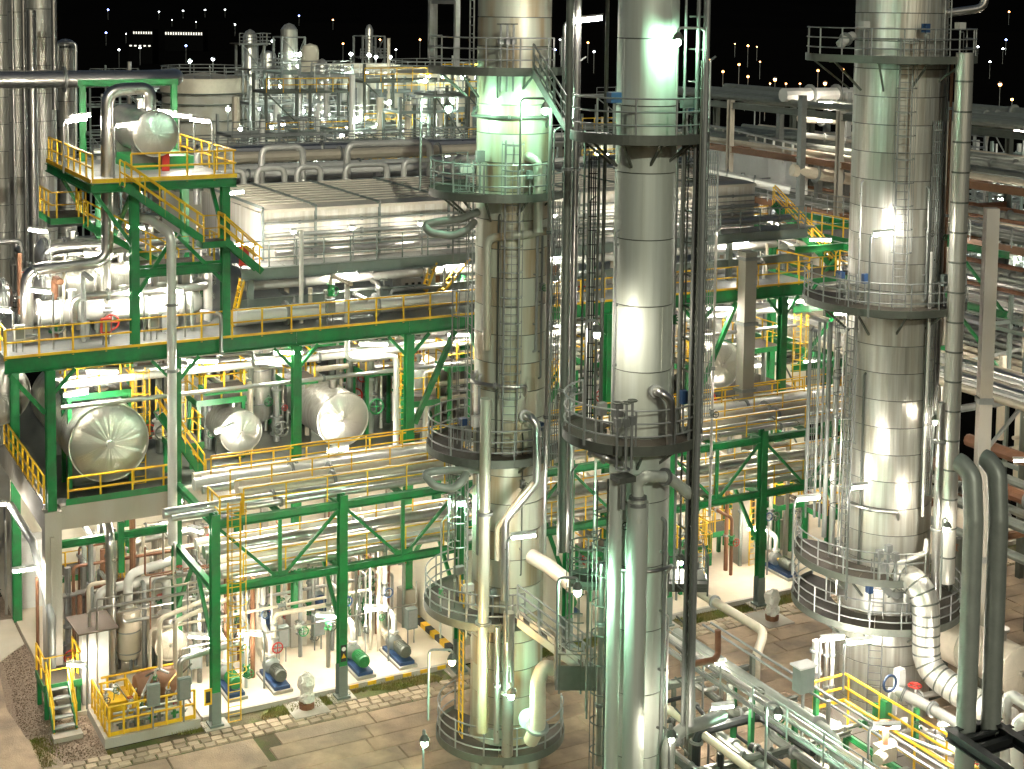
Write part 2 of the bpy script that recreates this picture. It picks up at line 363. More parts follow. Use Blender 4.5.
# loose gravel stones and grass: nobody could count them
rg = random.Random(3); mb = MB()
for i in range(5200):
    x, y = rg.uniform(9.0, 12.5), rg.uniform(54.7, 66)
    if y > 58 and x > 11.5: continue
    if x < 10+.25*abs(y-58)**.5-.3: continue
    s = rg.uniform(.02, .055); a = rg.uniform(0, 6)
    p = [(x+s*cos(a+q)*rg.uniform(.7, 1.2), y+s*sin(a+q)*rg.uniform(.7, 1.2), GZ-.015) for q in (0, 2.1, 4.2)]
    mb.add(p+[(x, y, GZ-.015+s*.8)], [(0, 1, 3), (1, 2, 3), (2, 0, 3)])
tag(mb.build('gravel', 'gravel', None), 'loose brown gravel beside the yellow handrail stairs', 'gravel', kind='stuff')
mb = MB()
for i in range(24000):
    x = rg.uniform(9.6, 50); y = rg.choice((rg.uniform(54.6, 55.45), rg.gauss(54.95, .2)))
    if x < 12.5:
        y = rg.uniform(54.6, 57); x = 10.1+abs(rg.gauss(0, .3))
    elif x < 16.4: y = 54.6+abs(rg.gauss(0, .22))
    if math.sin(x*1.3)+math.sin(x*.57+2)+math.sin(y*4+x*.8)*.5 < -.35 and x > 12.5: continue
    hgt = rg.uniform(.05, .17); a = rg.uniform(0, 6.28); w_ = .02; lx, ly = rg.gauss(0, .05), rg.gauss(0, .05)
    mb.add([(x-w_*cos(a), y-w_*sin(a), GZ-.04), (x+w_*cos(a), y+w_*sin(a), GZ-.04), (x+lx, y+ly, GZ-.03+hgt)], [(0, 1, 2)])
tag(mb.build('grass', 'grass', None), 'thin grass and moss between kerb and granite setts', 'grass', kind='stuff')
# granite setts: two to three rows of stones, each stone an own piece (the largest ones), the rest joined
strip = sheet('cobble_strip', [(9.4, 53.45), (62, 53.45), (62, 54.62), (9.4, 54.62)], GZ-.05, .02, 'soil')
sm = []
for k in range(5):
    b = MB(); s = .025+.004*k; hx, hy = .2+.012*k, .165+.008*(k % 3)
    b.add([(-hx, -hy, 0), (hx, -hy*.95, 0), (hx*.97, hy, 0), (-hx, hy*.96, 0), (-hx+s, -hy+s, .06), (hx-s, -hy+s, .065), (hx-s, hy-s, .06), (-hx+s, hy-s, .062)],
          [(4, 5, 6, 7), (0, 1, 5, 4), (1, 2, 6, 5), (2, 3, 7, 6), (3, 0, 4, 7)])
    me = b.mesh('sett'); me.materials.append(M['cobble']); sm.append(me)
cnt = 0; rest = MB()
for row in range(3):
    x = 10.6+row*.17
    while x < 60:
        y = 53.66+row*.37+rg.gauss(0, .015); q = rg.randrange(5)
        if cnt < 300 and x < 52:
            o = inst('stone', sm[q], strip, (x, y, GZ-.05+rg.uniform(-.006, .012)), rg.gauss(0, .04)); cnt += 1
        else: rest.cbox((x, y, GZ-.02), (.4, .32, .06))
        x += .43+.02*q
rest.build('far_stones', 'cobble', strip)['kind'] = 'stuff'
# concrete road slabs with open joints
road = sheet('road', [(-30, 20), (95, 20), (95, 53.44), (-30, 53.44)], GZ-.05, .02, 'soil')
def slab(x0, x1, y0, y1):
    s = .03; dz = rg.uniform(-.012, .01); t = [rg.uniform(-.004, .004) for _ in range(4)]; z = GZ+dz
    b = MB().add([(x0, y0, GZ-.05), (x1, y0, GZ-.05), (x1, y1, GZ-.05), (x0, y1, GZ-.05), (x0+s, y0+s, z+t[0]), (x1-s, y0+s, z+t[1]), (x1-s, y1-s, z+t[2]), (x0+s, y1-s, z+t[3])],
                 [(4, 5, 6, 7), (0, 1, 5, 4), (1, 2, 6, 5), (2, 3, 7, 6), (3, 0, 4, 7)])
    b.build('slab', 'slab', road)
for r_ in range(22):
    y1 = 53.4-r_*1.02; x = 18.6-(r_ % 3)*.55 + (0 if r_ < 9 else -6)
    while x < 66:
        l = rg.choice((3.9, 4.1, 4.0)); slab(x, x+l-.02, y1-1.0, y1); x += l
for r_ in range(4):
    y1 = 53.4-r_*2.3; x = 4.2-(r_ % 2)*.9
    while x < 18.5-(0 if r_ else .6):
        l = min(3.4, 18.0-x+rg.uniform(0, .1))
        if l < .6: break
        slab(x, x+l-.03, y1-2.27, y1); x += l
# ================================================================ green steel pipe-rack frame (front row)
GX = [11.65, 16.75, 22.05, 27.4, 32.7, 38.0, 43.3, 48.6, 53.9]
YF, YB = 55.0, 60.4
st = thing('pipe_rack_frame', 'green steel truss frame carrying the pipe rack in front of the drums', 'steel frame', (GX[1], YF, 0))
colm = shared('rack_column', MB().ibeam((0, 0, 1.25), (0, 0, 8.35), .34, .36, (0, 1, 0)), 'green')
basem = shared('rack_column_base', MB().ibeam((0, 0, -.05), (0, 0, 1.25), .38, .4, (0, 1, 0)).box((-.28, -.28, -.1), (.28, .28, -.02)), 'greyp')
footm = shared('rack_footing', MB().box((-.5, -.45, -.3), (.5, .45, -.1)), 'conc')
for x in GX[1:8]:
    inst('column', colm, st, (x, YF, 0)); inst('column_base', basem, st, (x, YF, 0)); inst('footing', footm, st, (x, YF, 0))
for z, hh in ((7.92, .32), (5.28, .3)):
    for a, b in zip(GX[1:8], GX[2:9]):
        if b > 50: continue
        MB().ibeam((a+.2, YF, z), (b-.2, YF, z), .26, hh).build('chord', 'green', st)
for a, b in zip(GX[1:7], GX[2:8]):
    m_ = (a+b)/2
    MB().bar((m_, YF, 5.42), (m_, YF, 7.78), .13, .13).build('web_post', 'green', st)
    MB().bar((a+.2, YF+.02, 7.7), (m_-.12, YF+.02, 5.4), .1, .12).build('diagonal', 'green', st)
    MB().bar((b-.2, YF+.02, 7.7), (m_+.12, YF+.02, 5.4), .1, .12).build('diagonal', 'green', st)
    MB().box((m_-.35, YF-.02, 5.42), (m_+.35, YF+.02, 5.62)).build('gusset', 'green', st)
for x in GX[1:8]:
    for z in (7.95, 5.3): MB().ibeam((x, YF+.2, z), (x, YB-.2, z), .22, .28).build('cross_beam', 'green', st)
    MB().bar((x, YF+.1, 2.7), (x, YF+2.3, 5.15), .14, .14).build('knee_brace', 'green', st)
    MB().bar((x, YB-.1, 2.7), (x, YB-2.3, 5.15), .14, .14).build('knee_brace', 'green', st)
for x0 in (19.4, 24.7, 30, 35.3, 40.6, 46):
    MB().ibeam((x0, YF+.2, 7.98), (x0, YB-.2, 7.98), .16, .2).build('cross_beam', 'green', st)
    MB().ibeam((x0, YF+.2, 5.33), (x0, YB-.2, 5.33), .16, .2).build('cross_beam', 'green', st)
# warning sign on the second column
sg = thing('warning_sign', 'black sign with yellow triangle and white disc on green rack column', 'sign', (22.05, YF-.2, 1.5))
MB().box((21.93, YF-.215, 1.45), (22.17, YF-.2, 2.15)).build('plate', 'dark', sg)
MB().lathe([(.001, 0), (.09, 0), (.09, .006), (.001, .006)], (22.05, YF-.222, 1.98), 14, 'y').build('white_disc', 'white', sg)
MB().add([(21.95, YF-.219, 1.6), (22.15, YF-.219, 1.6), (22.05, YF-.219, 1.8)], [(0, 1, 2)]).build('triangle', 'yellow', sg)
sg = thing('warning_sign', 'yellow framed black sign at the foot of the leftmost rack column', 'sign', (16.4, YF-.2, .8))
MB().box((16.25, YF-.24, .85), (16.55, YF-.21, 1.5)).build('plate', 'yellow', sg); MB().box((16.31, YF-.25, .95), (16.49, YF-.243, 1.4)).build('symbol', 'dark', sg)
# ================================================================ main process structure: concrete table, green upper deck
ms = thing('process_structure', 'green steel process structure with concrete table and yellow-railed upper deck', 'steel structure', (11.65, YB, 0))
for i, x in enumerate(GX[:8]):
    z0 = 7.6 if i == 0 else 1.6
    if i == 0: MB().box((x-.33, YB-.33, -.05), (x+.33, YB+.33, 7.6)).box((x-.12, YB-.40, 0), (x+.02, YB-.33, 6.6)).build('concrete_pillar', 'conc', ms)
    else: MB().box((x-.36, YB-.36, -.05), (x+.36, YB+.36, 1.6)).build('concrete_pillar', 'conc', ms)
    MB().ibeam((x, YB, z0), (x, YB, 13.35), .36, .38, (0, 1, 0)).build('column', 'green', ms)
    for yy in (68.5, 76):
        MB().ibeam((x, yy, -.05), (x, yy, 13.35), .36, .38, (0, 1, 0)).build('column', 'green', ms)
        if yy == 68.5: MB().ibeam((x, YB+.2, 13.4), (x, 76, 13.4), .28, .5).build('deck_beam', 'green', ms)
    for s in (-1, 1):
        if (i == 0 and s < 0): continue
        MB().bar((x+s*.15, YB, 12.4), (x+s*1.0, YB, 13.3), .13, .13).build('knee_brace', 'green', ms)
xs = [9.9]+GX[1:8]+[50.2]
for a, b in zip(xs, xs[1:]): MB().ibeam((a+.01, YB-.02, 13.68), (b-.01, YB-.02, 13.68), .3, .62).build('edge_beam', 'green', ms)
for a, b in zip(xs, xs[1:]): MB().box((a+.01, YB-.2, 13.995), (b-.01, YB-.17, 14.1)).build('toe_board', 'yellow', ms)
MB().bar((10.1, YB+.05, 13.3), (11.45, YB+.05, 11.6), .16, .18).build('knee_brace', 'green', ms)
MB().bar((GX[3]+.3, YB, 9.2), (GX[3]+2.3, YB, 13.3), .22, .22).build('diagonal', 'green', ms)
MB().bar((GX[4]-.3, YB, 9.2), (GX[4]-2.3, YB, 13.3), .22, .22).build('diagonal', 'green', ms)
MB().bar((GX[6]+.3, YB, 9.2), (GX[6]+2.3, YB, 13.3), .2, .2).build('diagonal', 'green', ms)
for j in range(8):
    for i, (a, b) in enumerate(zip(xs, xs[1:])):
        MB().box((a+.01, YB-.15+j*2.0, 13.99), (b-.01, YB+1.84+j*2.0, 14.04)).build('deck_plate', 'steel', ms)
railing([(9.9, YB-.12, 14.04), (50.1, YB-.12, 14.04)], ms, 'yellow', 1.1, 1.32, .03, toe=False)
railing([(9.95, YB-.1, 14.04), (9.95, 74, 14.04)], ms, 'yellow', 1.1, 1.32, .03, toe=False)
# concrete table at mid level
for a, b in zip(GX[:5], GX[1:6]): MB().box((a+.34, YB-.1, 6.75), (b-.37 if b > 20 else b-.35, YB+.3, 7.72)).build('concrete_beam', 'conc', ms)
MB().box((GX[0]-.25, YB+.34, 6.6), (GX[0]+.2, 76, 7.75)).build('concrete_beam', 'conc', ms)
MB().box((GX[0]+.21, YB+.31, 7.2), (29.5, 80, 7.7)).build('table_slab', 'steeld', ms)
for a, b in zip(GX[1:7], GX[2:8]):
    MB().box((a+.37, YB-.05, 6.9), (b-.37, YB+.2, 7.2)).build('tie_beam', 'green', ms) if a > 27 else None
MB().box((12.2, YB-.14, 7.74), (16.4, YB-.1, 8.0)).build('toe_plate', 'green', ms)
railing([(12.3, YB-.05, 7.74), (16.5, YB-.05, 7.74)], ms, 'yellow', 1.1, 1.3, .035)
railing([(GX[0]-.2, YB+.5, 7.75), (GX[0]-.2, 72, 7.75)], ms, 'yellow', 1.15, 1.15, .035)
railing([(18, YB-.05, 7.74), (50, YB-.05, 7.74)], ms, 'yellow', 1.1, 1.5, .03, toe=False)
MB().box((29.6, YB, 7.2), (52, 80, 7.5)).build('table_slab', 'grate', ms)
MB().ibeam((12.0, YB+.6, 5.9), (16.5, YB+.6, 5.9), .2, .3).build('low_beam', 'green', ms)
MB().bar((14.4, YB-.1, 4.6), (14.4, YB-.1, 6.7), .24, .24).build('hanger', 'green', ms)
MB().box((12.0, 63, 1.9), (26.5, 63.4, 2.9)).build('low_wall', 'conc', ms)
MB().box((12.0, 72, 0), (60, 72.3, 6.2)).build('back_wall', 'wall', ms)
for x in (14, 17.5, 21, 24.5, 28, 31.5, 35, 38.5, 42, 45.5, 49):
    MB().box((x-.18, 71.7, 0), (x+.18, 71.98, 6.2)).build('wall_pier', 'conc', ms)
# ================================================================ rack pipes
def ordw(i): return ['first', 'second', 'third', 'fourth', 'fifth', 'sixth', 'seventh', 'eighth', 'ninth', 'tenth'][i]
upper = [(55.5, .13, 'pipe', 15.2), (55.95, .21, 'pipe', 15.0), (56.6, .3, 'pipeb', 18.2), (57.4, .34, 'pipeb', 18.4), (58.15, .17, 'pipe', 17.2), (58.7, .27, 'pipew', 17), (59.3, .2, 'pipe', 17.5), (59.85, .2, 'pipeb', 17.3)]
for i, (y, r, m_, x0) in enumerate(upper):
    pipe('rack_pipe', '%s horizontal pipe from the front on the upper tier of the long pipe rack' % ordw(i), [(x0, y, 8.12+r), (52, y, 8.12+r)], r, m_, 'pipes on the upper rack tier', flanges=(.12, .47, .8))
lower = [(55.6, .14, 'pipe'), (56.1, .2, 'pipew'), (56.75, .26, 'pipeb'), (57.4, .2, 'pipe'), (58.0, .28, 'pipe'), (58.7, .16, 'pipeb'), (59.2, .22, 'pipew')]
for i, (y, r, m_) in enumerate(lower):
    pipe('rack_pipe', '%s horizontal pipe from the front on the lower tier of the long pipe rack' % ordw(i), [(17.2, y, 5.47+r), (52, y, 5.47+r)], r, m_, 'pipes on the lower rack tier', flanges=(.2, .6), valves=(.33,) if i % 2 else ())
wk = thing('rack_walkway', 'grated walkway with thin yellow handrails along the pipe rack', 'walkway', (17.5, 56.9, 8.2))
for x in range(18, 51, 3): MB().box((x, 56.93, 8.3), (x+2.96, 57.02, 8.36)).build('grating', 'grate', wk)
railing([(18, 56.98, 8.36), (51, 56.98, 8.36)], wk, 'yellow', 1.0, 1.75, .022, toe=False)
railing([(18, 55.25, 8.1), (51, 55.25, 8.1)], wk, 'yellow', 1.0, 1.75, .022, toe=False)
railing([(18, 59.6, 8.2), (51, 59.6, 8.2)], wk, 'yellow', 1.0, 1.75, .025, toe=False)
railing([(18, 55.3, 5.45), (51, 55.3, 5.45)], wk, 'yellow', 1.0, 1.75, .02, toe=False)
railing([(18, 58.43, 5.6), (51, 58.43, 5.6)], wk, 'yellow', 1.0, 1.75, .022, toe=False)
MB().box((17.0, 55.3, 7.72), (17.9, 56.7, 7.78)).build('landing', 'grate', wk)
railing([(17.95, 55.3, 7.78), (17.0, 55.3, 7.78), (17.0, 56.7, 7.78)], wk, 'yellow', 1.1, .9, .035)
ladder((17.45, 54.72, 0), (17.45, 54.72, 8.8), (0, -1, 0), wk, 'yellow', .5)
# ================================================================ air-cooler (fin-fan) block above the deck
ff = thing('air_cooler', 'long grey air-cooler block with louvred roof above the green deck', 'air cooler', (20.2, 63, 14.1))
fx = [21.55, 24.06, 27.2, 30.78, 34.3, 38, 41.7, 45.4, 49.0]
for i, (a, b) in enumerate(zip(fx, fx[1:])):
    MB().box((a+.02, 63.5, 16.55), (b-.02, 63.62, 18.8)).build('front_panel', 'panel', ff)
    for z in (17.25, 17.95): MB().box((a+.05, 63.47, z), (b-.05, 63.497, z+.05)).build('panel_rib', 'steel', ff)
    rp_ = MB().add([(a+.03, 63.38, 18.9), (b-.03, 63.38, 18.9), (b-.03, 64.2, 18.97), (a+.03, 64.2, 18.97), (a+.03, 72.6, 18.95), (b-.03, 72.6, 18.95), (a+.03, 63.38, 18.76), (b-.03, 63.38, 18.76), (a+.03, 72.6, 18.7), (b-.03, 72.6, 18.7)],
                   [(0, 1, 2, 3), (3, 2, 5, 4), (6, 7, 1, 0), (4, 5, 9, 8), (0, 3, 4, 8, 6), (1, 7, 9, 5, 2)]).build('roof_bay', 'roof', ff)
    for j in range(9):
        MB().box((a+.2, 64.55+j*.9, 18.94), (b-.2, 64.6+j*.9, 19.02)).build('louvre', 'roof', rp_)
    s = MB().bar((a, 63.4, 16.6), (a, 63.4, 18.9), .1, .1); s.bar((a, 63.35, 18.98), (a, 72.6, 19.0), .09, .1).build('seam_post', 'greyp', ff)
MB().box((21.5, 63.62, 16.4), (21.56, 72.6, 18.72)).build('end_wall', 'panel', ff); MB().box((49.0, 63.62, 16.4), (49.06, 72.6, 18.72)).build('end_wall', 'panel', ff)
for z, hh, y in ((16.3, .5, 62.0), (14.95, .42, 62.3)):
    xb = [20.1, 24.6, 31.1, 38, 44.9, 51.4]
    for a, b in zip(xb, xb[1:]): MB().ibeam((a+.01, y, z), (b-.01, y, z), .3, hh).build('walkway_beam', 'greyp', ff)
for x in range(20, 51, 2): MB().box((x+.13, 62.1, 16.52), (x+2.1, 63.4, 16.57)).build('grating', 'steel', ff)
railing([(20.1, 62.05, 16.57), (51.3, 62.05, 16.57)], ff, 'greyp', 1.15, 1.28, .032, toe=False)
for x in (20.6, 29.4, 38, 46.5): MB().bar((x, 62.3, 14.05), (x, 62.3, 16.06), .26, .26).build('leg', 'greyp', ff); MB().bar((x, 72, 14.05), (x, 72, 16.3), .26, .26).build('leg', 'greyp', ff)
MB().box((45.3, 59.3, 0), (46.0, 59.9, 16.0)).build('leg', 'conc', ff)
for z in (8.9, 12.3, 15.6): MB().box((45.2, 59.2, z), (46.1, 59.98, z+.16)).build('collar', 'steel', ff)
MB().box((20.0, 62.0, 15.6+1.1), (20.45, 62.04, 17.6)).build('red_sign', 'red', ff)
# ================================================================ the three tall columns
c1 = (25.5, 47.25); c2 = (24.2, 36.6); c3 = (41.4, 44.6)
tall_column('column_tower', 'pale green-lit clad column, left of the two central columns', c1, 1.33, -.1, 34, 1.03, 'clad3')
tall_column('column_tower', 'slim satin steel column, right of the two central columns', c2, .9, -.1, 33, 1.95, 'clad2')
tall_column('column_tower', 'widest polished steel column with ring seams at the right', c3, 1.78, 3.2, 36, 1.08, 'clad')
tall_column('column_skirt', 'flared steel skirt under the widest right column', c3, 1.95, -.1, 3.15, .8, 'clad', cat='column skirt')
round_platform('round railed platform at the top of the left central column', (*c1, 25.85), 1.2, 2.5, 120, 330, gaps=((296, 310),), off=.6)
round_platform('round platform around the left central column level with the air-cooler roof', (*c1, 21.45), 1.2, 2.5, 90, 332, off=.55)
round_platform('round platform around the left central column level with the pipe rack', (*c1, 12.05), 1.2, 2.5, 90, 340, off=.55)
round_platform('low half-round platform left of the left central column, above the stairs', (*c1, 6.18), 1.2, 2.6, 95, 268, off=.5)
round_platform('lowest round platform at the foot of the left central column', (*c1, 1.2), 1.2, 2.4, 110, 345, off=.2)
round_platform('upper round platform on the slim satin column beside the lamp', (*c2, 24.38), .85, 2.05, 130, 350, off=.2)
round_platform('middle round platform with brown grating on the slim satin column', (*c2, 15.48), .85, 2.1, 105, 350, off=.25)
round_platform('top railed platform on the widest right column', (*c3, 26.3), 1.6, 3.3, 130, 345, off=.4)
round_platform('middle railed platform on the widest right column', (*c3, 16.65), 1.6, 3.2, 115, 338, off=.35)
round_platform('narrow half-ring platform just above the lowest one on the widest column', (*c3, 6.2), 1.6, 3.3, 120, 262, off=.3, brackets=4)
round_platform('lowest wide railed platform round the widest right column', (*c3, 4.3), 1.8, 3.4, 100, 385, off=.25)
# --- left central column: risers, nozzles, loops
def vpipe(name, label, v, r, m='pipe', group=None, **k):
    return pipe(name, label, [(v[0], v[1], v[2]), (v[0], v[1], v[3])], r, m, group, **k)
vpipe('riser_pipe', 'thick vertical riser up the left front of the left central column', (23.59, 45.47, 2.33, 14.40), .2, 'clad3', flanges=(.33, .66))
vpipe('riser_pipe', 'thin vertical riser low on the left central column between two thicker ones', (23.80, 44.77, 2.19, 6.40), .1, 'pipe', flanges=(.5,))
vpipe('riser_pipe', 'thick vertical riser low on the left central column beside the floodlight', (24.14, 44.58, 1.74, 6.93), .2, 'pipe', flanges=(.45,))
pipe('nozzle_pipe', 'bent pipe hooking off the left central column below the upper platform', [(26.17, 45.93, 20.10), (25.01, 45.75, 20.05), (24.12, 46.55, 19.88), (24.06, 46.34, 15.90)], .15, 'clad3')
pipe('nozzle_pipe', 'arched pipe dropping through the upper platform of the left central column', [(25.63, 46.67, 22.64), (25.30, 45.62, 22.85), (25.49, 45.38, 22.66), (25.52, 45.37, 20.18)], .17, 'clad3', flanges=(.08,))
pipe('nozzle_pipe', 'elbow pipe dropping through the middle platform of the left central column', [(25.37, 45.99, 13.44), (25.03, 44.94, 13.74), (25.22, 44.71, 13.49), (25.22, 44.64, 11.43), (24.15, 44.98, 10.12), (24.12, 44.86, 7.28)], .15, 'pipe', flanges=(.06,))
pipe('nozzle_pipe', 'slanting pipe crossing the left central column under its middle platform', [(25.00, 44.53, 11.49), (24.58, 44.71, 10.96), (23.89, 45.09, 9.83), (23.91, 45.10, 8.68)], .09, 'clad3')
pipe('duct', 'cream boxed duct running down from the left central column to the stairs', [(25.06, 44.71, 8.76), (25.29, 43.89, 8.64), (25.69, 42.50, 8.21)], .26, 'pipeb', cat='duct')
pipe('vent_loop', 'dark hooked pipe loop beside the left central column under its upper platform', [(23.91, 46.86, 20.79), (23.22, 46.76, 20.59), (22.24, 46.83, 20.53), (21.87, 47.02, 20.42), (21.96, 46.72, 20.17), (22.63, 46.35, 20.08), (23.07, 46.13, 20.26), (23.59, 46.55, 20.49)], .14, 'piped', 'dark pipe loops')
pipe('vent_loop', 'dark hooked pipe loop beside the left central column under its middle platform', [(23.67, 46.17, 11.64), (22.93, 46.13, 11.75), (21.95, 46.20, 11.83), (21.64, 46.36, 11.72), (21.86, 45.99, 11.37), (22.41, 45.68, 11.27), (22.75, 45.52, 11.52), (23.03, 45.84, 11.68)], .14, 'piped', 'dark pipe loops')
pipe('low_elbow', 'thick rusty elbow pipe at the foot of the left central column', [(25.08, 43.14, 5.31), (24.76, 43.20, 5.35), (24.54, 43.17, 4.98), (24.60, 43.22, 3.27), (24.61, 43.72, 2.58)], .27, 'pipeb', flanges=(.75,))
MBp = thing('manhole', 'round bolted manhole cover low on the left central column', 'manhole', (24.74, 44.04, 3.20))
a_ = V3((24.88, 44.30, 3.06)); b_ = V3((24.54, 43.82, 3.31)); MB().cyl(a_, b_, .34, 18).build('cover', 'greyp', MBp); MB().cyl(b_, b_+(b_-a_)*.3, .1, 8).build('boss', 'steel', MBp)
u_ = Vector((cos(R(CAMDIR)), sin(R(CAMDIR)), 0))
lt = thing('column_ladder', 'caged ladder up the front of the left central column', 'ladder', (c1[0]+u_.x*1.6, c1[1]+u_.y*1.6, 12.1))
ladder((c1[0]+u_.x*1.6, c1[1]+u_.y*1.6, 12.1), (c1[0]+u_.x*1.6, c1[1]+u_.y*1.6, 23.4), u_, lt, 'steel', .5)
ua = Vector((cos(R(CAMDIR-72)), sin(R(CAMDIR-72)), 0))
lt = thing('column_ladder', 'yellow ladder at the left foot of the left central column', 'ladder', (c1[0]+ua.x*1.75, c1[1]+ua.y*1.75, 1.2))
ladder((c1[0]+ua.x*1.75, c1[1]+ua.y*1.75, 1.2), (c1[0]+ua.x*1.75, c1[1]+ua.y*1.75, 7.2), ua, lt, 'yellow', .5, cage=False)
lt = thing('column_ladder', 'pale caged ladder above the top platform of the left central column', 'ladder', (c1[0]+ua.x*1.6, c1[1]+ua.y*1.6, 25.9))
ladder((c1[0]+ua.x*1.6, c1[1]+ua.y*1.6, 25.9), (c1[0]+ua.x*1.6, c1[1]+ua.y*1.6, 31), ua, lt, 'steel', .5, cage=False)
for i, px in enumerate(((500.5, 0), (507, 0), (513.5, 0))): pass
def spindle(label, v):
    t = thing('valve_spindle', label, 'valve', (v[0], v[1], v[2])); MB().cyl((v[0], v[1], v[2]), (v[0], v[1], v[3]), .04, 6).build('stem', 'steel', t)
    MB().ring((v[0], v[1], v[3]), .13, .025, 12).cyl((v[0]-.13, v[1], v[3]), (v[0]+.13, v[1], v[3]), .018, 5).build('handwheel', 'steeld', t)
    MB().box((v[0]-.08, v[1]-.08, v[3]-.7), (v[0]+.08, v[1]+.08, v[3]-.45)).build('gearbox', 'steel', t)
spindle('left of three valve spindles at the top platform of the left central column', (24.10, 45.66, 25.13, 27.48))
spindle('middle of three valve spindles at the top platform of the left central column', (24.30, 45.55, 25.13, 27.48))
spindle('right of three valve spindles at the top platform of the left central column', (24.49, 45.45, 25.14, 27.48))
for nm, v in (('left', (22.34, 34.97, 15.02, 16.94)), ('middle', (22.56, 34.85, 15.03, 16.95)), ('right', (22.71, 34.78, 15.03, 17.01))): spindle('%s of three dark valve spindles on the brown-grated platform' % nm, v)
# top-of-column box frame seen against the sky
fr = thing('davit_frame', 'pale steel davit frame on the top platform of the left central column', 'steel frame', (23.02, 48.92, 25.76))
for nm, v in (('post', (23.24, 49.52, 26.10, 28.65)), ('post', (23.41, 47.71, 25.88, 28.65)), ('post', (23.57, 49.91, 26.09, 28.66))): MB().bar((v[0], v[1], v[2]), (v[0], v[1], v[3]), .17, .17).build(nm, 'steel', fr)
MB().bar((23.26, 49.58, 28.22), (23.44, 47.78, 28.22), .14, .14).build('cross_bar', 'steel', fr)
# stairs from the low platform down to the right
def stair(label, a, b, w, m='steel', railm='steel', side=(0, 1, 0), group=None, treadm='grate', rails=(0, 1)):
    a, b = V3(a), V3(b); t = thing('stairs', label, 'stairs', b, group); s = V3(side)*w
    up = Vector((0, 0, 1))
    for k in (0, 1): MB().bar(a+s*k, b+s*k, .06, .28).build('stringer', m, t)
    n = max(3, int(abs(a.z-b.z)/.21)); d = (b-a)/n; hd = Vector((d.x, d.y, 0)).normalized()
    for i in range(n):
        c = a+d*(i+.5); MB().add([c-hd*.13+s*.05, c+hd*.13+s*.05, c+hd*.13+s*.95, c-hd*.13+s*.95, c-hd*.13+s*.05+up*.05, c+hd*.13+s*.05+up*.05, c+hd*.13+s*.95+up*.05, c-hd*.13+s*.95+up*.05], [(0, 3, 2, 1), (4, 5, 6, 7), (0, 1, 5, 4), (1, 2, 6, 5), (2, 3, 7, 6), (3, 0, 4, 7)]).build('tread', treadm, t)
    for k in rails: railing([a+s*k, b+s*k], t, railm, 1.0, 1.0, .03, toe=False)
    return t
stair('grey stairs descending right from the low platform of the left central column', (23.94, 43.56, 7.00), (25.11, 40.56, 6.01), .8, side=(.45, .89, 0))
bl = thing('balcony', 'dark grated balcony box hanging between the two central columns', 'platform', (24.10, 39.78, 6.42))
p0 = V3((23.71, 40.51, 5.92)); e1 = Vector((.88, -.474, 0)); e2 = Vector((.474, .88, 0))
MB().add([p0, p0+e1*1.5, p0+e1*1.5+e2*1.3, p0+e2*1.3]+[q+Vector((0, 0, .1)) for q in (p0, p0+e1*1.5, p0+e1*1.5+e2*1.3, p0+e2*1.3)], [(0, 3, 2, 1), (4, 5, 6, 7), (0, 1, 5, 4), (1, 2, 6, 5), (2, 3, 7, 6), (3, 0, 4, 7)]).build('deck', 'grate', bl)
MB().bar(p0+Vector((0, 0, .4)), p0+e1*1.5+Vector((0, 0, .4)), .04, .8).build('side_panel', 'steeld', bl)
railing([p0+e2*1.3, p0, p0+e1*1.5, p0+e1*1.5+e2*1.3], bl, 'steeld', 1.2, .7, .03)
lt = thing('column_ladder', 'dark caged ladder hanging between the two central columns', 'ladder', (23.56, 38.40, 6.84))
q_ = V3((23.54, 38.34, 6.07)); ladder(q_, q_+Vector((0, 0, 5.2)), Vector((-.88, .474, 0)), lt, 'steeld', .5)
# verticals between the central columns
for lab, v, r, m_ in (('grey-green square post left of the lamp pole between the central columns', (24.59, 41.79, 9.96, 28.32), .13, 'steeld'), ('pale vertical pipe beside the square post between the central columns', (25.32, 42.52, 9.60, 28.33), .12, 'pipe'), ('thin pale pipe close to the right edge of the left central column', (25.74, 44.96, 8.66, 25.17), .07, 'pipe'),
        ('thin dark conduit behind the lamp pole between the central columns', (26.64, 44.11, 14.43, 23.82), .04, 'steeld'), ('white vertical pipe left of the slim column above its middle platform', (28.85, 47.18, 11.89, 19.76), .12, 'pipew'), ('dark vertical pipe close to the left edge of the slim satin column', (24.17, 38.83, 15.08, 28.31), .06, 'steeld'),
        ('thin grey pipe left of the slim satin column at mid height', (26.01, 42.14, 14.29, 23.32), .05, 'steel'), ('pale pipe beside the slim column low down', (22.68, 36.20, 5.66, 11.81), .09, 'pipe')):
    vpipe('vertical_pipe', lab, v, r, m_, flanges=(.3, .7))
# --- slim satin column: front riser, nozzles, ladder tower
vpipe('riser_pipe', 'wide vertical riser clad in steel in front of the slim satin column', (22.98, 34.81, 4.20, 14.04), .31, 'clad2', n=20, flanges=(.12,))
vpipe('riser_pipe', 'narrow vertical shell on the left side of the slim satin column', (22.60, 35.38, 4.02, 14.71), .2, 'clad2', n=16)
pipe('nozzle_pipe', 'elbow pipe feeding the wide riser of the slim satin column', [(22.91, 34.67, 13.49), (22.94, 34.76, 14.63), (23.09, 34.58, 14.83), (23.97, 34.77, 14.63), (24.92, 35.00, 13.92)], .17, 'clad2', flanges=(.14, .2, .62))
pipe('nozzle_pipe', 'white nozzle elbow on the slim satin column above the brown grating', [(24.02, 35.75, 16.91), (23.67, 34.82, 17.14), (23.99, 34.73, 16.89), (24.07, 34.80, 15.55)], .13, 'pipe', flanges=(.12, .2))
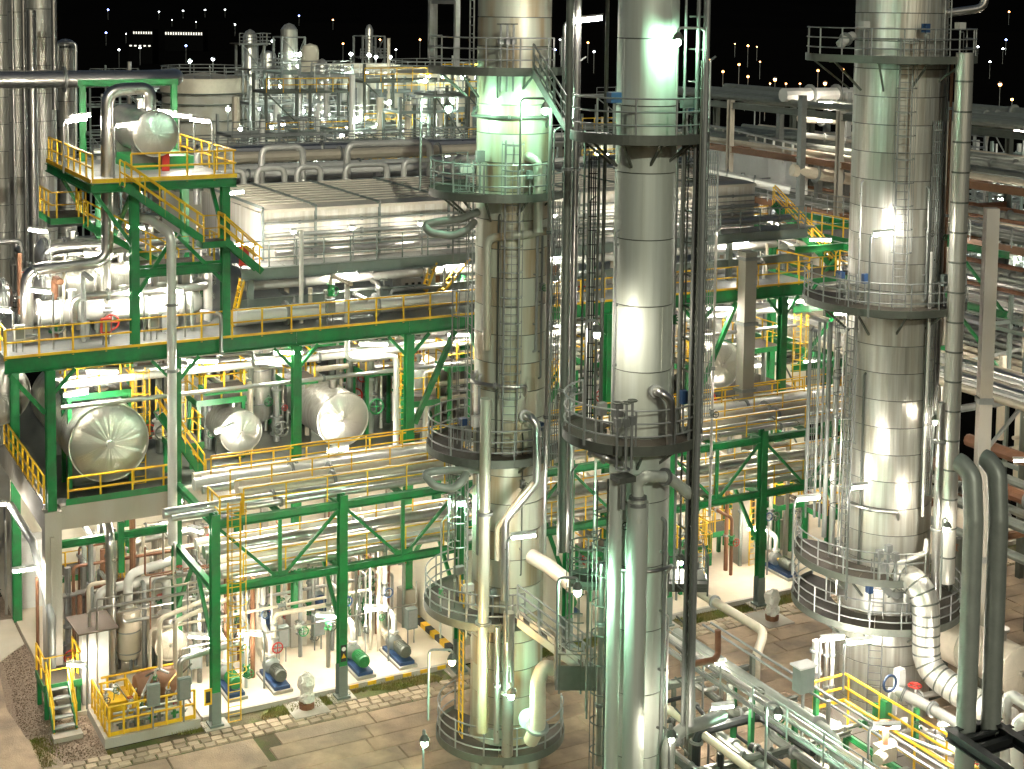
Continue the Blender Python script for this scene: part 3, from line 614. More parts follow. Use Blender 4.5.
pipe('nozzle_pipe', 'segmented pipe curving under the brown-grated platform to the slim column', [(22.23, 36.36, 15.51), (22.22, 36.11, 15.23), (22.47, 35.74, 15.12), (22.90, 35.72, 14.92)], .13, 'pipe', flanges=(.3, .6))
MBv = thing('valve_block', 'dark valve block hanging under the brown-grated platform', 'valve', (22.46, 34.80, 14.80)); p0 = V3((22.46, 34.80, 14.80))
MB().cbox(p0, (.55, .5, .16)).build('body', 'steeld', MBv); MB().cyl(p0-Vector((0, 0, .9)), p0, .07, 8).build('stem', 'steel', MBv); MB().ring(p0+Vector((0, 0, .25)), .18, .03).build('handwheel', 'steel', MBv)
tw = thing('ladder_tower', 'dark tall ladder mast close to the right of the slim satin column', 'ladder', (24.99, 34.68, 5.70))
for nm, v, r in (('mast', (24.97, 35.18, 6.21, 28.91), .06), ('mast', (25.02, 34.84, 6.94, 28.91), .1), ('stile', (24.93, 35.75, 10.75, 28.91), .04)): MB().cyl((v[0], v[1], v[2]), (v[0], v[1], v[3]), r, 10).build(nm, 'steel', tw)
for i in range(24):
    y_ = V3((25.24, 35.99, 28.33)); y_.z = 6+i*.95; MB().cyl(y_, V3((25.06, 34.97, 6+i*.95)), .03, 6).build('rung', 'steeld', tw)
q_ = V3((24.97, 35.00, 6.60)); ladder(q_, q_+Vector((0, 0, 20)), Vector((.88, -.474, 0)), tw, 'steeld', .45, cage=False)
bl = thing('balcony', 'dark railed balcony right of the slim satin column above the road', 'platform', (25.65, 35.91, 10.64)); p0 = V3((25.34, 36.61, 10.32))
MB().add([p0, p0+e1*1.2, p0+e1*1.2+e2*1.2, p0+e2*1.2]+[q+Vector((0, 0, .25)) for q in (p0, p0+e1*1.2, p0+e1*1.2+e2*1.2, p0+e2*1.2)], [(0, 3, 2, 1), (4, 5, 6, 7), (0, 1, 5, 4), (1, 2, 6, 5), (2, 3, 7, 6), (3, 0, 4, 7)]).build('deck', 'steeld', bl)
railing([p0+e2*1.2, p0, p0+e1*1.2, p0+e1*1.2+e2*1.2], bl, 'steeld', 1.1, .6, .025)
bl = thing('balcony', 'small round-cornered dark balcony left of the slim satin column', 'platform', (22.93, 37.37, 10.69)); p0 = V3((23.45, 38.21, 10.46))
MB().lathe([(.1, -.1), (.6, -.1), (.6, .0), (.1, .0)], p0, 16, smooth=False).build('deck', 'grate', bl); railing(arc(p0, .58, 0, 350), bl, 'steeld', 1.15, .6, .025)
for i, (v, r) in enumerate(((((23.57, 34.37, 6.45)), .3),)): pass
pipe('ground_pipe', 'dark thick U-bend pipe at the foot of the ladder mast', [(24.36, 35.00, 5.51), (24.39, 35.08, 6.54), (25.12, 35.26, 6.66), (25.94, 35.39, 6.61), (26.99, 35.94, 6.36)], .2, 'piped', flanges=(.3,))
pipe('ground_pipe', 'orange-brown pipe stub crossing behind the ladder mast', [(26.21, 36.50, 7.91), (27.10, 36.58, 7.83), (27.39, 36.77, 7.86), (27.41, 36.83, 8.64)], .1, 'piper')
# --- widest right column
pipe('bend_pipe', 'huge ribbed elbow pipe leaving the foot of the widest right column', [(40.40, 43.03, 5.89), (40.26, 41.78, 6.35), (40.43, 41.18, 5.75), (40.36, 40.98, 3.08), (40.69, 39.62, 2.63), (40.87, 37.23, 2.48)], .52, 'clad', n=24, bend=2.1, flanges=(.03,), bands=[.09+.045*i for i in range(20)])
pt = vpipe('vertical_pipe', 'thick polished vertical pipe right of the widest column', (41.68, 41.45, 6.07, 26.58), .33, 'clad', n=18, flanges=())
v = (41.68, 41.45, 6.07, 26.58)
zz = v[2]+1
while zz < v[3]: MB().lathe([(.335, 0), (.337, .02), (.337, .05), (.335, .07)], (v[0], v[1], zz), 18).build('band', 'steeld', pt); zz += 1.15
for lab, v, r, m_ in (('slender pale pipe between the widest column and the thick polished pipe', (41.29, 41.61, 5.48, 13.17), .17, 'pipe'), ('thin white pipe against the right edge of the widest column', (41.38, 42.51, 8.38, 18.86), .06, 'pipew'), ('thin brown conduit right of the widest column near its top', (42.31, 42.72, 16.93, 26.24), .06, 'piper'), ('thin grey conduit right of the widest column near its top', (42.41, 43.03, 12.13, 26.22), .05, 'steel'),
        ('pale pipe rising left of the widest column below its middle platform', (39.22, 45.74, 6.85, 15.68), .1, 'steel'), ('thin pipe furthest left beside the widest column', (39.20, 46.35, 7.48, 15.57), .06, 'steel'), ('thin pipe second from left beside the widest column', (39.24, 46.08, 7.15, 15.62), .05, 'steel'), ('grey pipe hugging the left edge of the widest column', (39.14, 45.18, 6.23, 15.39), .12, 'pipe'),
        ('white glowing pipe left of the flared skirt', (36.66, 42.98, 2.18, 4.09), .17, 'pipew'), ('thin pipe beside the flared skirt at its left', (36.98, 42.77, 1.35, 4.09), .09, 'pipe'), ('pale pipe touching the flared skirt at its left', (37.18, 42.66, 1.35, 4.10), .08, 'pipew')):
    vpipe('vertical_pipe', lab, v, r, m_, flanges=(.35, .8))
MBb = thing('square_post', 'tall beige square post behind the two dark gooseneck pipes', 'post', (44.50, 42.29, 4.52)); v = (44.63, 42.65, -1.90, 20.38)
MB().bar((v[0], v[1], v[2]), (v[0], v[1], v[3]), .5, .5, (.88, -.474, 0)).build('shaft', 'conc', MBb)
for z in (6, 12.5): MB().bar((v[0], v[1], z), (v[0], v[1], z+.25), .58, .58, (.88, -.474, 0)).build('collar', 'steel', MBb)
pipe('gooseneck_pipe', 'left of two dark gooseneck pipes at the lower right', [(33.97, 33.44, 14.09), (34.00, 33.31, 14.06), (34.12, 32.99, 13.78), (33.98, 32.72, 12.46), (33.47, 32.22, 3.84)], .3, 'piped', n=18)
pipe('gooseneck_pipe', 'right of two dark gooseneck pipes at the lower right', [(34.69, 33.07, 14.22), (34.72, 32.93, 14.19), (34.81, 32.63, 13.89), (34.66, 32.36, 12.47), (34.15, 31.86, 3.85)], .3, 'piped', n=18)
bf = thing('support_frame', 'black steel support frame round the dark gooseneck pipes', 'steel frame', (33.73, 31.65, 5.33))
for a, b, w_, hh in (((32.40, 31.89, 6.38), (31.75, 28.85, 6.66), .3, .34), ((34.50, 32.44, 6.07), (33.92, 29.35, 6.29), .3, .34), ((32.88, 32.28, 6.03), (35.14, 32.42, 5.88), .24, .3), ((32.81, 31.18, 6.01), (34.88, 30.99, 6.15), .24, .3), ((32.91, 31.81, 6.01), (34.86, 31.67, 6.04), .2, .24)): MB().ibeam(a, b, w_, hh).build('beam', 'steelb', bf)
lt = thing('column_ladder', 'caged ladder up the front of the widest right column', 'ladder', (c3[0], c3[1], 16.7))
ub = Vector((cos(R(CAMDIR-8)), sin(R(CAMDIR-8)), 0)); q_ = Vector((c3[0], c3[1], 16.7))+ub*2.05; ladder(q_, q_+Vector((0, 0, 10.4)), ub, lt, 'steel', .5)
lt = thing('column_ladder', 'grey ladder on the widest column between its two lowest platforms', 'ladder', (c3[0], c3[1], 6.2)); q_ = Vector((c3[0], c3[1], .3))+Vector((cos(R(CAMDIR-20)), sin(R(CAMDIR-20)), 0))*2.15; ladder(q_, q_+Vector((0, 0, 6.4)), ub, lt, 'steel', .5, cage=False)
pipe('nozzle_pipe', 'pale instrument pipe bending round the widest column above its lowest platforms', [(39.42, 42.17, 6.87), (40.14, 41.69, 7.19), (41.01, 41.91, 7.17), (41.37, 42.20, 7.54)], .1, 'pipew', flanges=(.1,))
ins = thing('instrument_stand', 'cluster of level gauges on the widest column above the half-ring platform', 'instrument', (39.36, 42.33, 7.03))
for v in ((39.08, 42.34, 6.29, 7.33), (39.38, 42.18, 6.11, 7.53), (39.55, 41.96, 6.03, 7.26)): MB().cyl((v[0], v[1], v[2]), (v[0], v[1], v[3]), .06, 8).cbox((v[0], v[1], v[3]), (.25, .2, .3)).build('gauge', 'steel', ins)
pipe('nozzle_pipe', 'pale vent stub on the top platform of the widest column', [(38.07, 44.33, 26.79), (38.45, 44.38, 27.06), (39.16, 44.91, 27.12)], .18, 'pipew', flanges=(.3,))
pipe('top_pipe', 'pale horizontal pipe crossing above the top platform of the widest column', [(42.20, 43.36, 28.02), (43.37, 42.18, 28.28), (43.40, 42.25, 29.16)], .16, 'pipe')
# ================================================================ lamps that the photograph shows on and around the columns
tube_lamp('lit tube lamp on a tall gooseneck left of the slim column at the top', (24.64, 42.24, 24.45), 27.53, (.55, -.3), 1.1)
flood_lamp('greenish floodlight right of the slim satin column at the top', (24.95, 34.82, 24.91), 27.53, (-.68, .36), rb=.09)
flood_lamp('greenish floodlight on a bracket at the upper front of the left central column', (24.40, 44.70, 22.49), 24.96, (.75, -.4), polem='steeld')
flood_lamp('greenish floodlight on a gooseneck left of the left central column near its top', (21.69, 47.00, 21.66), 24.93, (.85, -.46))
flood_lamp('white floodlight close to the left edge of the slim satin column', (21.71, 35.73, 15.60), 19.22, (.28, -.15), 'bulbw', rb=.09)
flood_lamp('greenish floodlight left of the left central column near the pipe rack', (23.50, 48.19, 7.69), 10.27, (.4, -.2))
tube_lamp('lit tube lamp on a gooseneck in front of the left central column at mid height', (23.29, 43.19, 6.57), 10.12, (.45, -.24), .85)
flood_lamp('greenish floodlight beside the grey stairs of the left central column', (20.93, 35.75, 8.52), 11.84, (.5, -.27))
flood_lamp('greenish floodlight hanging low in front of the left central column', (23.72, 43.76, 5.34), 4.79, (.05, -.1))
flood_lamp('warm globe lamp on a gooseneck left of the left central column foot', (20.97, 44.42, 3.80), 6.28, (.7, -.38), 'bulbo')
flood_lamp('greenish globe lamp on a short post at the bottom left of the left central column', (19.61, 41.88, 2.88), 4.87, (.03, -.02))
tube_lamp('lit tube lamp on a gooseneck in front of the widest right column', (38.20, 42.43, 16.56), 19.64, (.35, -.19), .75)
tube_lamp('unlit-looking dim tube lamp in front of the widest column low down', (36.80, 41.58, 6.18), 10.38, (.3, -.16), .6)
tube_lamp('lit tube lamp under the lowest platform of the widest right column', (36.62, 41.38, 2.83), 4.54, (.3, -.16), 1.0)
tube_lamp('lit tube lamp left of the widest column above the pipe rack rails', (36.57, 44.44, 6.18), 9.09, (.35, -.19), .9)
flood_lamp('bright small floodlight right of the widest column low down', (40.61, 40.63, 5.83), 9.01, (.15, -.08), 'bulbw', rb=.09)
flood_lamp('small floodlight right of the widest column at mid height', (41.33, 42.02, 10.39), 12.71, (.02, -.08), 'bulbw', rb=.07)
flood_lamp('bright floodlight at the foot of the slim satin column', (23.57, 33.83, 5.51), 7.74, (.05, -.03), 'bulbw', rb=.08)
flood_lamp('small floodlight behind the dark balcony of the slim satin column', (26.39, 37.68, 9.48), 11.12, (.1, -.05), 'bulbw', rb=.07)

def nth_(i): return str(i+1)+('th' if 10 <= i % 100 <= 12 else {0: 'st', 1: 'nd', 2: 'rd'}.get(i % 10, 'th'))
# conduits, cable trays, small instruments on the columns
rcc = random.Random(9)
def on_column(c, r, adeg, z): return Vector((c[0]+r*cos(R(adeg)), c[1]+r*sin(R(adeg)), z))
for nm, c, r, zs, angs in (('left central column', c1, 1.33, (1.5, 25.5), (190, 205, 222, 262, 280, 292)), ('slim satin column', c2, .9, (0, 27), (182, 206, 286, 300)), ('widest right column', c3, 1.78, (4.6, 26), (172, 183, 196, 268, 282, 296, 304))):
    for i, a in enumerate(angs):
        z0 = rcc.uniform(zs[0], zs[0]+.6*(zs[1]-zs[0])); z1 = min(zs[1], z0+rcc.uniform(4, 11)); rr2 = r+rcc.uniform(.07, .16)
        t = pipe('conduit', '%s thin conduit from the left clipped to the %s' % (ordw(i), nm), [on_column(c, r-.02, a, z0), on_column(c, rr2, a, z0+.05), on_column(c, rr2, a, z1), on_column(c, r-.02, a, z1+.05)], rcc.choice((.03, .04, .055)), rcc.choice(('steel', 'pipe', 'steeld')), 'conduits on the columns', n=6, valves=(rcc.uniform(.3, .7),) if i % 2 else ())
        z = z0+1
        while z < z1: MB().bar(on_column(c, r-.01, a-1.5, z), on_column(c, rr2+.02, a-1.5, z), .05, .06).build('clip', 'steel', t); z += 1.8
def gear(label, p, group='small gear on the platforms'):
    p = V3(p); t = thing('instrument', label, 'instrument', p, group); h = rcc.uniform(.7, 1.3)
    MB().cyl(p, p+Vector((0, 0, h)), .035, 6).build('stand', 'steel', t); MB().cbox(p+Vector((0, 0, h)), (rcc.uniform(.2, .4), rcc.uniform(.15, .3), rcc.uniform(.25, .45))).build('case', rcc.choice(('greyp', 'pipew', 'steel', 'blue')), t)
    MB().tube(fillet([p+Vector((.1, .05, h*.8)), p+Vector((.35, .15, h*.8)), p+Vector((.4, .2, 0))], .1), .02, 5).build('tubing', 'steel', t)
for nm, c, rr3, z, angs in (('second platform of the left central column', c1, 1.75, 21.5, (170, 200, 262)), ('third platform of the left central column', c1, 1.75, 12.1, (165, 200, 280)), ('fourth platform of the left central column', c1, 1.8, 6.25, (150, 190, 225)), ('brown grating of the slim column', c2, 1.3, 15.54, (175, 205, 310)), ('upper platform of the slim column', c2, 1.3, 24.44, (190, 300, 325)), ('middle platform of the widest column', c3, 2.3, 16.7, (165, 200, 285)), ('top platform of the widest column', c3, 2.3, 26.35, (190, 250, 300)), ('lowest platform of the widest column', c3, 2.4, 4.35, (160, 215, 250))):
    for i, a in enumerate(angs): gear('%s instrument stand on the %s' % (('left', 'middle', 'right')[i], nm), on_column(c, rr3, a, z))
def cross_pipe(label, c, r, z, a0, a1, rp, m='pipe'): pipe('ring_pipe', label, [on_column(c, r-.05, a0-4, z+.3), on_column(c, r+.25, a0, z)]+[on_column(c, r+.25, a0+(a1-a0)*k/10, z) for k in range(1, 11)]+[on_column(c, r-.05, a1+4, z-.4)], rp, m, flanges=(.5,))
cross_pipe('ring pipe curving round the left central column above its third platform', c1, 1.33, 14.6, 180, 262, .08); cross_pipe('ring pipe curving round the left central column above its second platform', c1, 1.33, 24.2, 170, 300, .06, 'steeld'); cross_pipe('ring pipe curving round the slim column above the brown grating', c2, .9, 11.6, 190, 300, .06); cross_pipe('ring pipe curving round the widest column above its half-ring platform', c3, 1.78, 8.6, 180, 240, .07)

stair('steep grey stairs between the top platforms of the two central columns', (24.57, 44.11, 25.81), (23.46, 40.01, 24.32), .7, 'steeld', 'steeld', side=(.45, .89, 0))

# further ladders, cable trays and thin tubes round the columns
def col_ladder(label, c, r, a, z0, z1, m='steel', cage=True):
    u = Vector((cos(R(a)), sin(R(a)), 0)); p = Vector((c[0], c[1], z0))+u*(r+.25); t = thing('column_ladder', label, 'ladder', p); ladder(p, p+Vector((0, 0, z1-z0)), u, t, m, .45, cage)
col_ladder('caged ladder up the left side of the left central column to its second platform', c1, 1.33, 172, 12.1, 22.6); col_ladder('caged ladder on the left of the left central column below its third platform', c1, 1.33, 165, 6.2, 13.2); col_ladder('caged ladder on the front left of the slim satin column', c2, .9, 196, 3, 14.2, 'steeld')
col_ladder('caged ladder on the left of the widest column below its middle platform', c3, 1.78, 178, 6.3, 17.8); col_ladder('caged ladder between the upper platforms on the slim satin column', c2, .9, 320, 15.48, 24.89, 'steeld'); col_ladder('plain ladder at the top of the widest column', c3, 1.78, 285, 26.4, 31, 'steel', False)
def tray(label, v, w=.35, m='steel'):
    t = thing('cable_tray', label, 'cable tray', (v[0], v[1], v[2]), 'vertical cable trays'); e = Vector((.88, -.474, 0)); p = Vector((v[0], v[1], v[2])); h = v[3]-v[2]
    for s in (-.5, .5): MB().bar(p+e*w*s, p+e*w*s+Vector((0, 0, h)), .03, .08).build('side_rail', m, t)
    r_ = MB(); k = 0
    while k*.45 < h: r_.bar(p-e*w*.5+Vector((0, 0, k*.45)), p+e*w*.5+Vector((0, 0, k*.45)), .03, .03); k += 1
    for s in (-.25, 0, .2): r_.cyl(p+e*w*s, p+e*w*s+Vector((0, 0, h)), .02, 5)
    r_.build('cables_and_rungs', 'rubber' if m == 'steeld' else 'steel', t)
tray('cable tray right of the left central column at mid height', (25.25, 43.52, 12.29, 21.50)); tray('cable tray left of the slim column between its platforms', (24.30, 39.67, 14.79, 23.60), .3, 'steeld'); tray('cable tray right of the widest column', (41.63, 42.64, 9.16, 23.91)); tray('cable tray behind the ladder mast', (35.22, 48.41, 11.61, 22.44), .4); tray('cable tray left of the widest column', (39.35, 46.84, 8.12, 15.06), .4)
for i, (v, r, m_) in enumerate((((25.42, 44.14, 13.17, 23.85), .035, 'steel'), ((24.81, 42.42, 9.59, 19.96), .045, 'pipe'), ((23.98, 40.21, 7.76, 13.22), .03, 'steeld'), ((25.52, 42.67, 17.29, 26.32), .035, 'steel'), ((24.69, 40.52, 14.51, 21.90), .03, 'steeld'), ((24.22, 39.13, 10.71, 14.48), .04, 'pipe'), ((26.05, 37.63, 15.42, 23.73), .035, 'steel'), ((25.66, 36.50, 10.28, 24.42), .03, 'steeld'), ((27.51, 38.08, 14.84, 26.48), .04, 'steel'), ((30.53, 41.67, 10.31, 20.40), .05, 'pipe'), ((23.24, 46.10, 5.60, 10.92), .04, 'steel'), ((23.31, 47.23, 6.26, 10.96), .03, 'steeld'), ((22.83, 47.38, 5.17, 9.51), .035, 'steel'), ((39.19, 46.89, 7.30, 15.06), .04, 'steel'), ((38.59, 44.18, 5.08, 15.63), .035, 'pipe'))):
    pipe('thin_tube', '%s thin upright tube from the left near the columns' % nth_(i), [(v[0], v[1], v[2]), (v[0], v[1], v[3]), (v[0]+.4, v[1]+.3, v[3]+.1)], r, m_, 'thin tubes near the columns', n=6, flanges=(.2, .5), valves=(.35,) if i % 3 == 0 else ())
# ================================================================ horizontal drums on the concrete table
def drum(label, c, r, L, m='clad', boss=True, saddles=True, n=60, bulge=.13, group='horizontal drums on the concrete table', bottom=None):
    """axis along Y, front head at c"""
    x, y, z = c; t = thing('drum', label, 'drum', (x, y, bottom if bottom is not None else z-r-.3), group); k = 0
    seg = L/5
    MB().lathe([(r-.02, .02), (r-.02, L)], (x, y, z), n, 'y').build('inner_shell', 'steeld', t)
    me = MB().lathe([(r-.03, .012), (r, .012), (r, seg-.012), (r-.03, seg-.012)], (0, 0, 0), n, 'y').mesh('cladding_ring'); me.materials.append(M[m])
    for i in range(5): inst('cladding_panel', me, t, (x, y+i*seg, z))
    hd = MB()                                            # insulated head: flat gores, each tilted a little
    prof = [(r, 0), (r*.93, -bulge*r*.38), (r*.72, -bulge*r*.7), (r*.4, -bulge*r*.92), (r*.12, -bulge*r)]
    rn = random.Random(int(x*10))
    for q in range(n):
        a0, a1 = 2*PI*q/n, 2*PI*(q+1)/n; j = rn.uniform(-.004, .004)*r; vs = []
        for rr, hh in prof:
            for a, jj in ((a0, j), (a1, -j)): vs.append((x+rr*cos(a), y+hh+(jj if rr < r else 0), z+rr*sin(a)))
        hd.add(vs, [(2*i, 2*i+1, 2*i+3, 2*i+2) for i in range(len(prof)-1)])
    hd.lathe([(r*.125, 0), (r*.001, -.01)], (x, y-bulge*r, z), 16, 'y').build('head', 'drumhead' if m == 'clad' else m, t)
    MB().lathe([(r+.001, -.06), (r+.05, -.06), (r+.05, .07), (r+.001, .07)], (x, y, z), n, 'y', smooth=False).build('head_ring', m, t)
    if boss: MB().lathe([(r*.11, -.16), (r*.11, .02)], (x, y-bulge*r, z), 14, 'y').lathe([(.001, -.16), (r*.11, -.16)], (x, y-bulge*r, z), 14, 'y').build('manway', 'pipe', t)
    if saddles:
        for yy in (y+L*.2, y+L*.75):
            zb = bottom if bottom is not None else z-r-.35
            MB().add([(x-r*.8, yy-.12, zb), (x+r*.8, yy-.12, zb), (x+r*.8, yy-.12, z-r*.55), (x+r*.3, yy-.12, z-r*.96), (x-r*.3, yy-.12, z-r*.96), (x-r*.8, yy-.12, z-r*.55)]+[(x-r*.8, yy+.12, zb), (x+r*.8, yy+.12, zb), (x+r*.8, yy+.12, z-r*.55), (x+r*.3, yy+.12, z-r*.96), (x-r*.3, yy+.12, z-r*.96), (x-r*.8, yy+.12, z-r*.55)],
                     [(0, 1, 2, 3, 4, 5), (11, 10, 9, 8, 7, 6)]+[(i, i+6, (i+1) % 6+6, (i+1) % 6) for i in range(6)]).build('saddle', 'steeld', t)
    for yy in (y+L*.15, y+L*.45): MB().lathe([(.2, r*.9), (.2, r+.35), (.3, r+.35), (.3, r+.45), (.001, r+.45)], (x, yy, z), 14).build('nozzle', 'pipe', t)
    return t
drum('largest round-headed drum behind the corner railing of the concrete table', (14.15, 61.2, 9.85), 1.6, 8.5, bottom=7.7)
drum('smallest drum second from the left on the concrete table', (20.4, 63.0, 9.05), .92, 7, 'clad', bottom=7.7)
drum('third drum from the left on the table, striped by a lamp reflection', (25.17, 62.8, 9.1), 1.22, 8, bottom=7.7)
drum('drum at the right beside the tall concrete leg of the air cooler', (46.4, 62.6, 9.5), 1.2, 7, bottom=7.5)
drum('drum with dull head far left behind the green corner column', (11.0, 69, 10.4), 1.4, 6, bottom=7.7)
def small_platform(label, x0, x1, y0, y1, z, railm='yellow', legs=None, edge='green'):
    t = thing('access_platform', label, 'platform', (x0, y0, z)); MB().box((x0, y0, z-.05), (x1, y1, z)).build('deck', 'grate', t)
    MB().box((x0-.04, y0-.06, z-.25), (x1+.04, y0-.01, z+.02)).build('edge_beam', edge, t); MB().box((x0-.06, y0, z-.25), (x0-.01, y1, z+.02)).build('edge_beam', edge, t)
    railing([(x0, y1, z), (x0, y0, z), (x1, y0, z), (x1, y1, z)], t, railm, 1.1, .9, .032, toe=False)
    if legs is not None:
        for x in (x0+.08, x1-.08):
            for y in (y0+.08, y1-.08): MB().bar((x, y, legs), (x, y, z-.06), .16, .16).build('leg', edge, t)
    return t
small_platform('yellow-railed platform over the top of the largest drum', 12.7, 15.4, 62.2, 63.6, 11.75, legs=7.7)
small_platform('yellow-railed platform between the largest and the smallest drum', 16.9, 18.2, 61.4, 63.0, 9.3, legs=7.7)
small_platform('yellow-railed platform over the smallest drum', 18.6, 20.8, 63.6, 65.2, 10.5, legs=7.7)
small_platform('yellow-railed platform right of the lamp-striped drum', 26.9, 28.9, 64.2, 66, 10.8, legs=7.7)
small_platform('yellow-railed platform standing behind the lamp-striped drum', 23.5, 26.9, 67, 68.4, 11.8, legs=7.7)
small_platform('yellow-railed platform left of the right-hand drum', 42.6, 44.2, 62.4, 64.5, 9.9, legs=7.5)
small_platform('yellow-railed platform right of the tall concrete leg', 48.2, 50.2, 62.4, 65, 10.2, legs=7.5)
for lab, p in (('yellow ladder left of the smallest drum', (17.5, 63.2, 7.7)), ('yellow ladder right of the lamp-striped drum', (29.3, 63.5, 7.7)), ('yellow ladder beside the right-hand drum', (44.6, 63, 7.5)), ('yellow ladder near the widest column on the table', (50.5, 61.5, 7.5))):
    t = thing('fixed_ladder', lab, 'ladder', p); ladder(p, (p[0], p[1], p[2]+4.6), (0, -1, 0), t, 'yellow', .5)
# vertical vessels standing behind the drums
def vessel(label, p, r, h, m='clad', legs=True, group='upright vessels on the table', name='upright_vessel'):
    x, y, z = p; t = thing(name, label, 'vessel', p, group)
    b = .5 if legs else .05
    MB().lathe([(.02, b-.1), (r*.6, b-.08), (r*.93, b+.08), (r, b+.3), (r, h-.3), (r*.92, h-.08), (r*.55, h+.1), (.02, h+.14)], (x, y, z), 22).build('shell', m, t)
    for q in (.3, .65): MB().lathe([(r+.001, 0), (r+.012, .01), (r+.012, .05), (r+.001, .06)], (x, y, z+h*q), 22).build('band', 'steel', t)
    if legs:
        for a in (30, 150, 270): MB().cyl((x+r*.8*cos(R(a)), y+r*.8*sin(R(a)), z), (x+r*.8*cos(R(a)), y+r*.8*sin(R(a)), z+b+.3), .07, 6).build('leg', 'steel', t)
    MB().cyl((x, y, z+h), (x, y, z+h+.5), .1, 8).cyl((x, y, z+h+.38), (x, y, z+h+.46), .17, 10).build('nozzle', 'steel', t)
    return t
vessel('tall bright vessel behind the smallest drum', (22.6, 67.5, 7.7), .75, 4.6)
vessel('squat pale vessel right of the lamp-striped drum', (30.2, 65.5, 7.5), .9, 3.4, 'pipeb')
vessel('tall pale vessel behind the diagonal brace right of the lamp-striped drum', (31.8, 67, 7.5), .7, 5, 'pipe')
vessel('slim vessel next to the platform right of the lamp-striped drum', (28.9, 62.6, 7.7), .45, 3.6, 'pipe')
vessel('bright vessel behind the two central columns on the table', (36, 64.5, 7.5), .8, 4.4, 'pipe')
vessel('vessel on the table just left of the right-hand drum', (43.4, 66.5, 7.5), .7, 4.8, 'pipe')
vessel('vessel between the smallest drum and the green column', (18.6, 66.8, 7.7), .6, 4.4, 'pipew')
# ================================================================ upper deck: exchangers and pipes at the left
def exchanger(label, a, L, r, m, group='heat exchangers on the upper deck', z0=14.05, endm='pipe'):
    x, y, z = a; t = thing('heat_exchanger', label, 'heat exchanger', (x, y, z0), group)
    MB().lathe([(r, 0), (r, L)], (x, y, z), 28, 'x').build('shell', m, t)
    for q in (.0, .14, .9): MB().lathe([(r+.001, 0), (r+.11, 0), (r+.11, .08), (r+.001, .08)], (x+q*L, y, z), 28, 'x', smooth=False).lathe([(r+.001, .11), (r+.11, .11), (r+.11, .19), (r+.001, .19)], (x+q*L, y, z), 28, 'x', smooth=False).build('flange', 'steel' if m != 'white' else 'pipew', t)
    MB().lathe([(r+.04, 0), (r*.95, -.12), (r*.6, -.26), (.01, -.32)], (x, y, z), 28, 'x').build('channel_head', endm, t)
    MB().lathe([(r, 0), (r*.92, .15), (r*.6, .3), (.01, .36)], (x+L, y, z), 28, 'x').build('end_cap', m, t)
    for q in (.3, .8): MB().box((x+q*L-.12, y-r*.7, z0), (x+q*L+.12, y+r*.7, z-r*.7)).build('saddle', 'steel', t)
    for q in (.22, .55, .8): MB().lathe([(.14, 0), (.14, .35), (.22, .35), (.22, .42), (.01, .42)], (x+q*L, y, z+r-.03), 12).build('nozzle', m, t)
    return t
exchanger('long white heat exchanger behind the front railing of the upper deck', (11.5, 62.5, 15.25), 6.6, .5, 'white')
exchanger('big polished heat exchanger shell behind the white one', (12.0, 64.6, 15.95), 6.4, .82, 'clad')
exchanger('upper polished heat exchanger shell furthest back at the left', (12.6, 66.8, 16.9), 6.0, .7, 'clad')
exchanger('white exchanger end at the far left edge of the upper deck', (9.0, 64.6, 15.6), 1.6, .75, 'pipe')
P_ = pipe
P_('deck_pipe', 'thick bright pipe rising from the deck and turning right over the exchangers', [(11.1, 62.1, 14.2), (11.1, 62.1, 17.15), (14.35, 62.1, 17.3), (14.40, 62.10, 24.44), (16.19, 62.10, 24.50), (16.18, 62.10, 23.66)], .26, 'pipe', flanges=(.02, .2))
P_('deck_pipe', 'second bright pipe bending over the exchangers just behind the first', [(12.5, 65.5, 15.8), (12.5, 65.5, 17.4), (15.8, 65.5, 17.5), (18.4, 65.5, 17.5)], .24, 'pipe')
P_('deck_pipe', 'third bright pipe running level behind the exchangers below the tower', [(13.2, 68.5, 18.1), (18.2, 68.5, 18.1)], .2, 'pipe')
P_('deck_pipe', 'tall straight pipe standing in front of the upper deck edge', [(16.45, 59.9, 5.6), (16.45, 59.9, 18.6), (15.9, 61, 19.1), (15.4, 63, 19.1)], .2, 'pipew', flanges=(.45, .62))
P_('deck_pipe', 'bright pipe lying on the white exchanger with a bent left end', [(12.9, 61.75, 14.9), (12.9, 61.75, 15.95), (18.5, 61.75, 16.0), (18.5, 63, 16.0)], .17, 'pipe', flanges=(.3,))
P_('deck_pipe', 'thin pipe looping down over the green edge beam of the upper deck', [(18.0, 60.9, 15.1), (18.6, 60.1, 15.1), (18.6, 60.1, 13.3), (20.0, 60.1, 13.3), (20.0, 60.1, 12.7), (21.3, 60.1, 12.5)], .08, 'pipe')
P_('deck_pipe', 'white pipe bend right of the second tower column', [(17.2, 62.3, 14.3), (17.2, 62.3, 17.0), (18.7, 62.3, 17.0), (18.7, 62.3, 14.4)], .2, 'pipew')
P_('deck_pipe', 'long pale pipe lying behind the yellow deck railing under the air cooler', [(19.6, 61.35, 14.6), (36, 61.35, 14.6)], .37, 'pipew', flanges=(.14, .4, .7))
P_('deck_pipe', 'second long pipe lying under the air cooler behind the first', [(21.5, 62.9, 14.5), (50, 62.9, 14.5)], .22, 'pipe', flanges=(.2, .6))
P_('deck_pipe', 'long pipe slung between the two grey air-cooler walkway beams', [(20.3, 62.9, 15.6), (50, 62.9, 15.65)], .2, 'pipew', flanges=(.1, .3, .55, .8))
P_('deck_pipe', 'long pipe inside the air-cooler walkway railing', [(22, 63.0, 17.0), (51, 63.0, 17.0)], .15, 'pipe', flanges=(.35, .7))
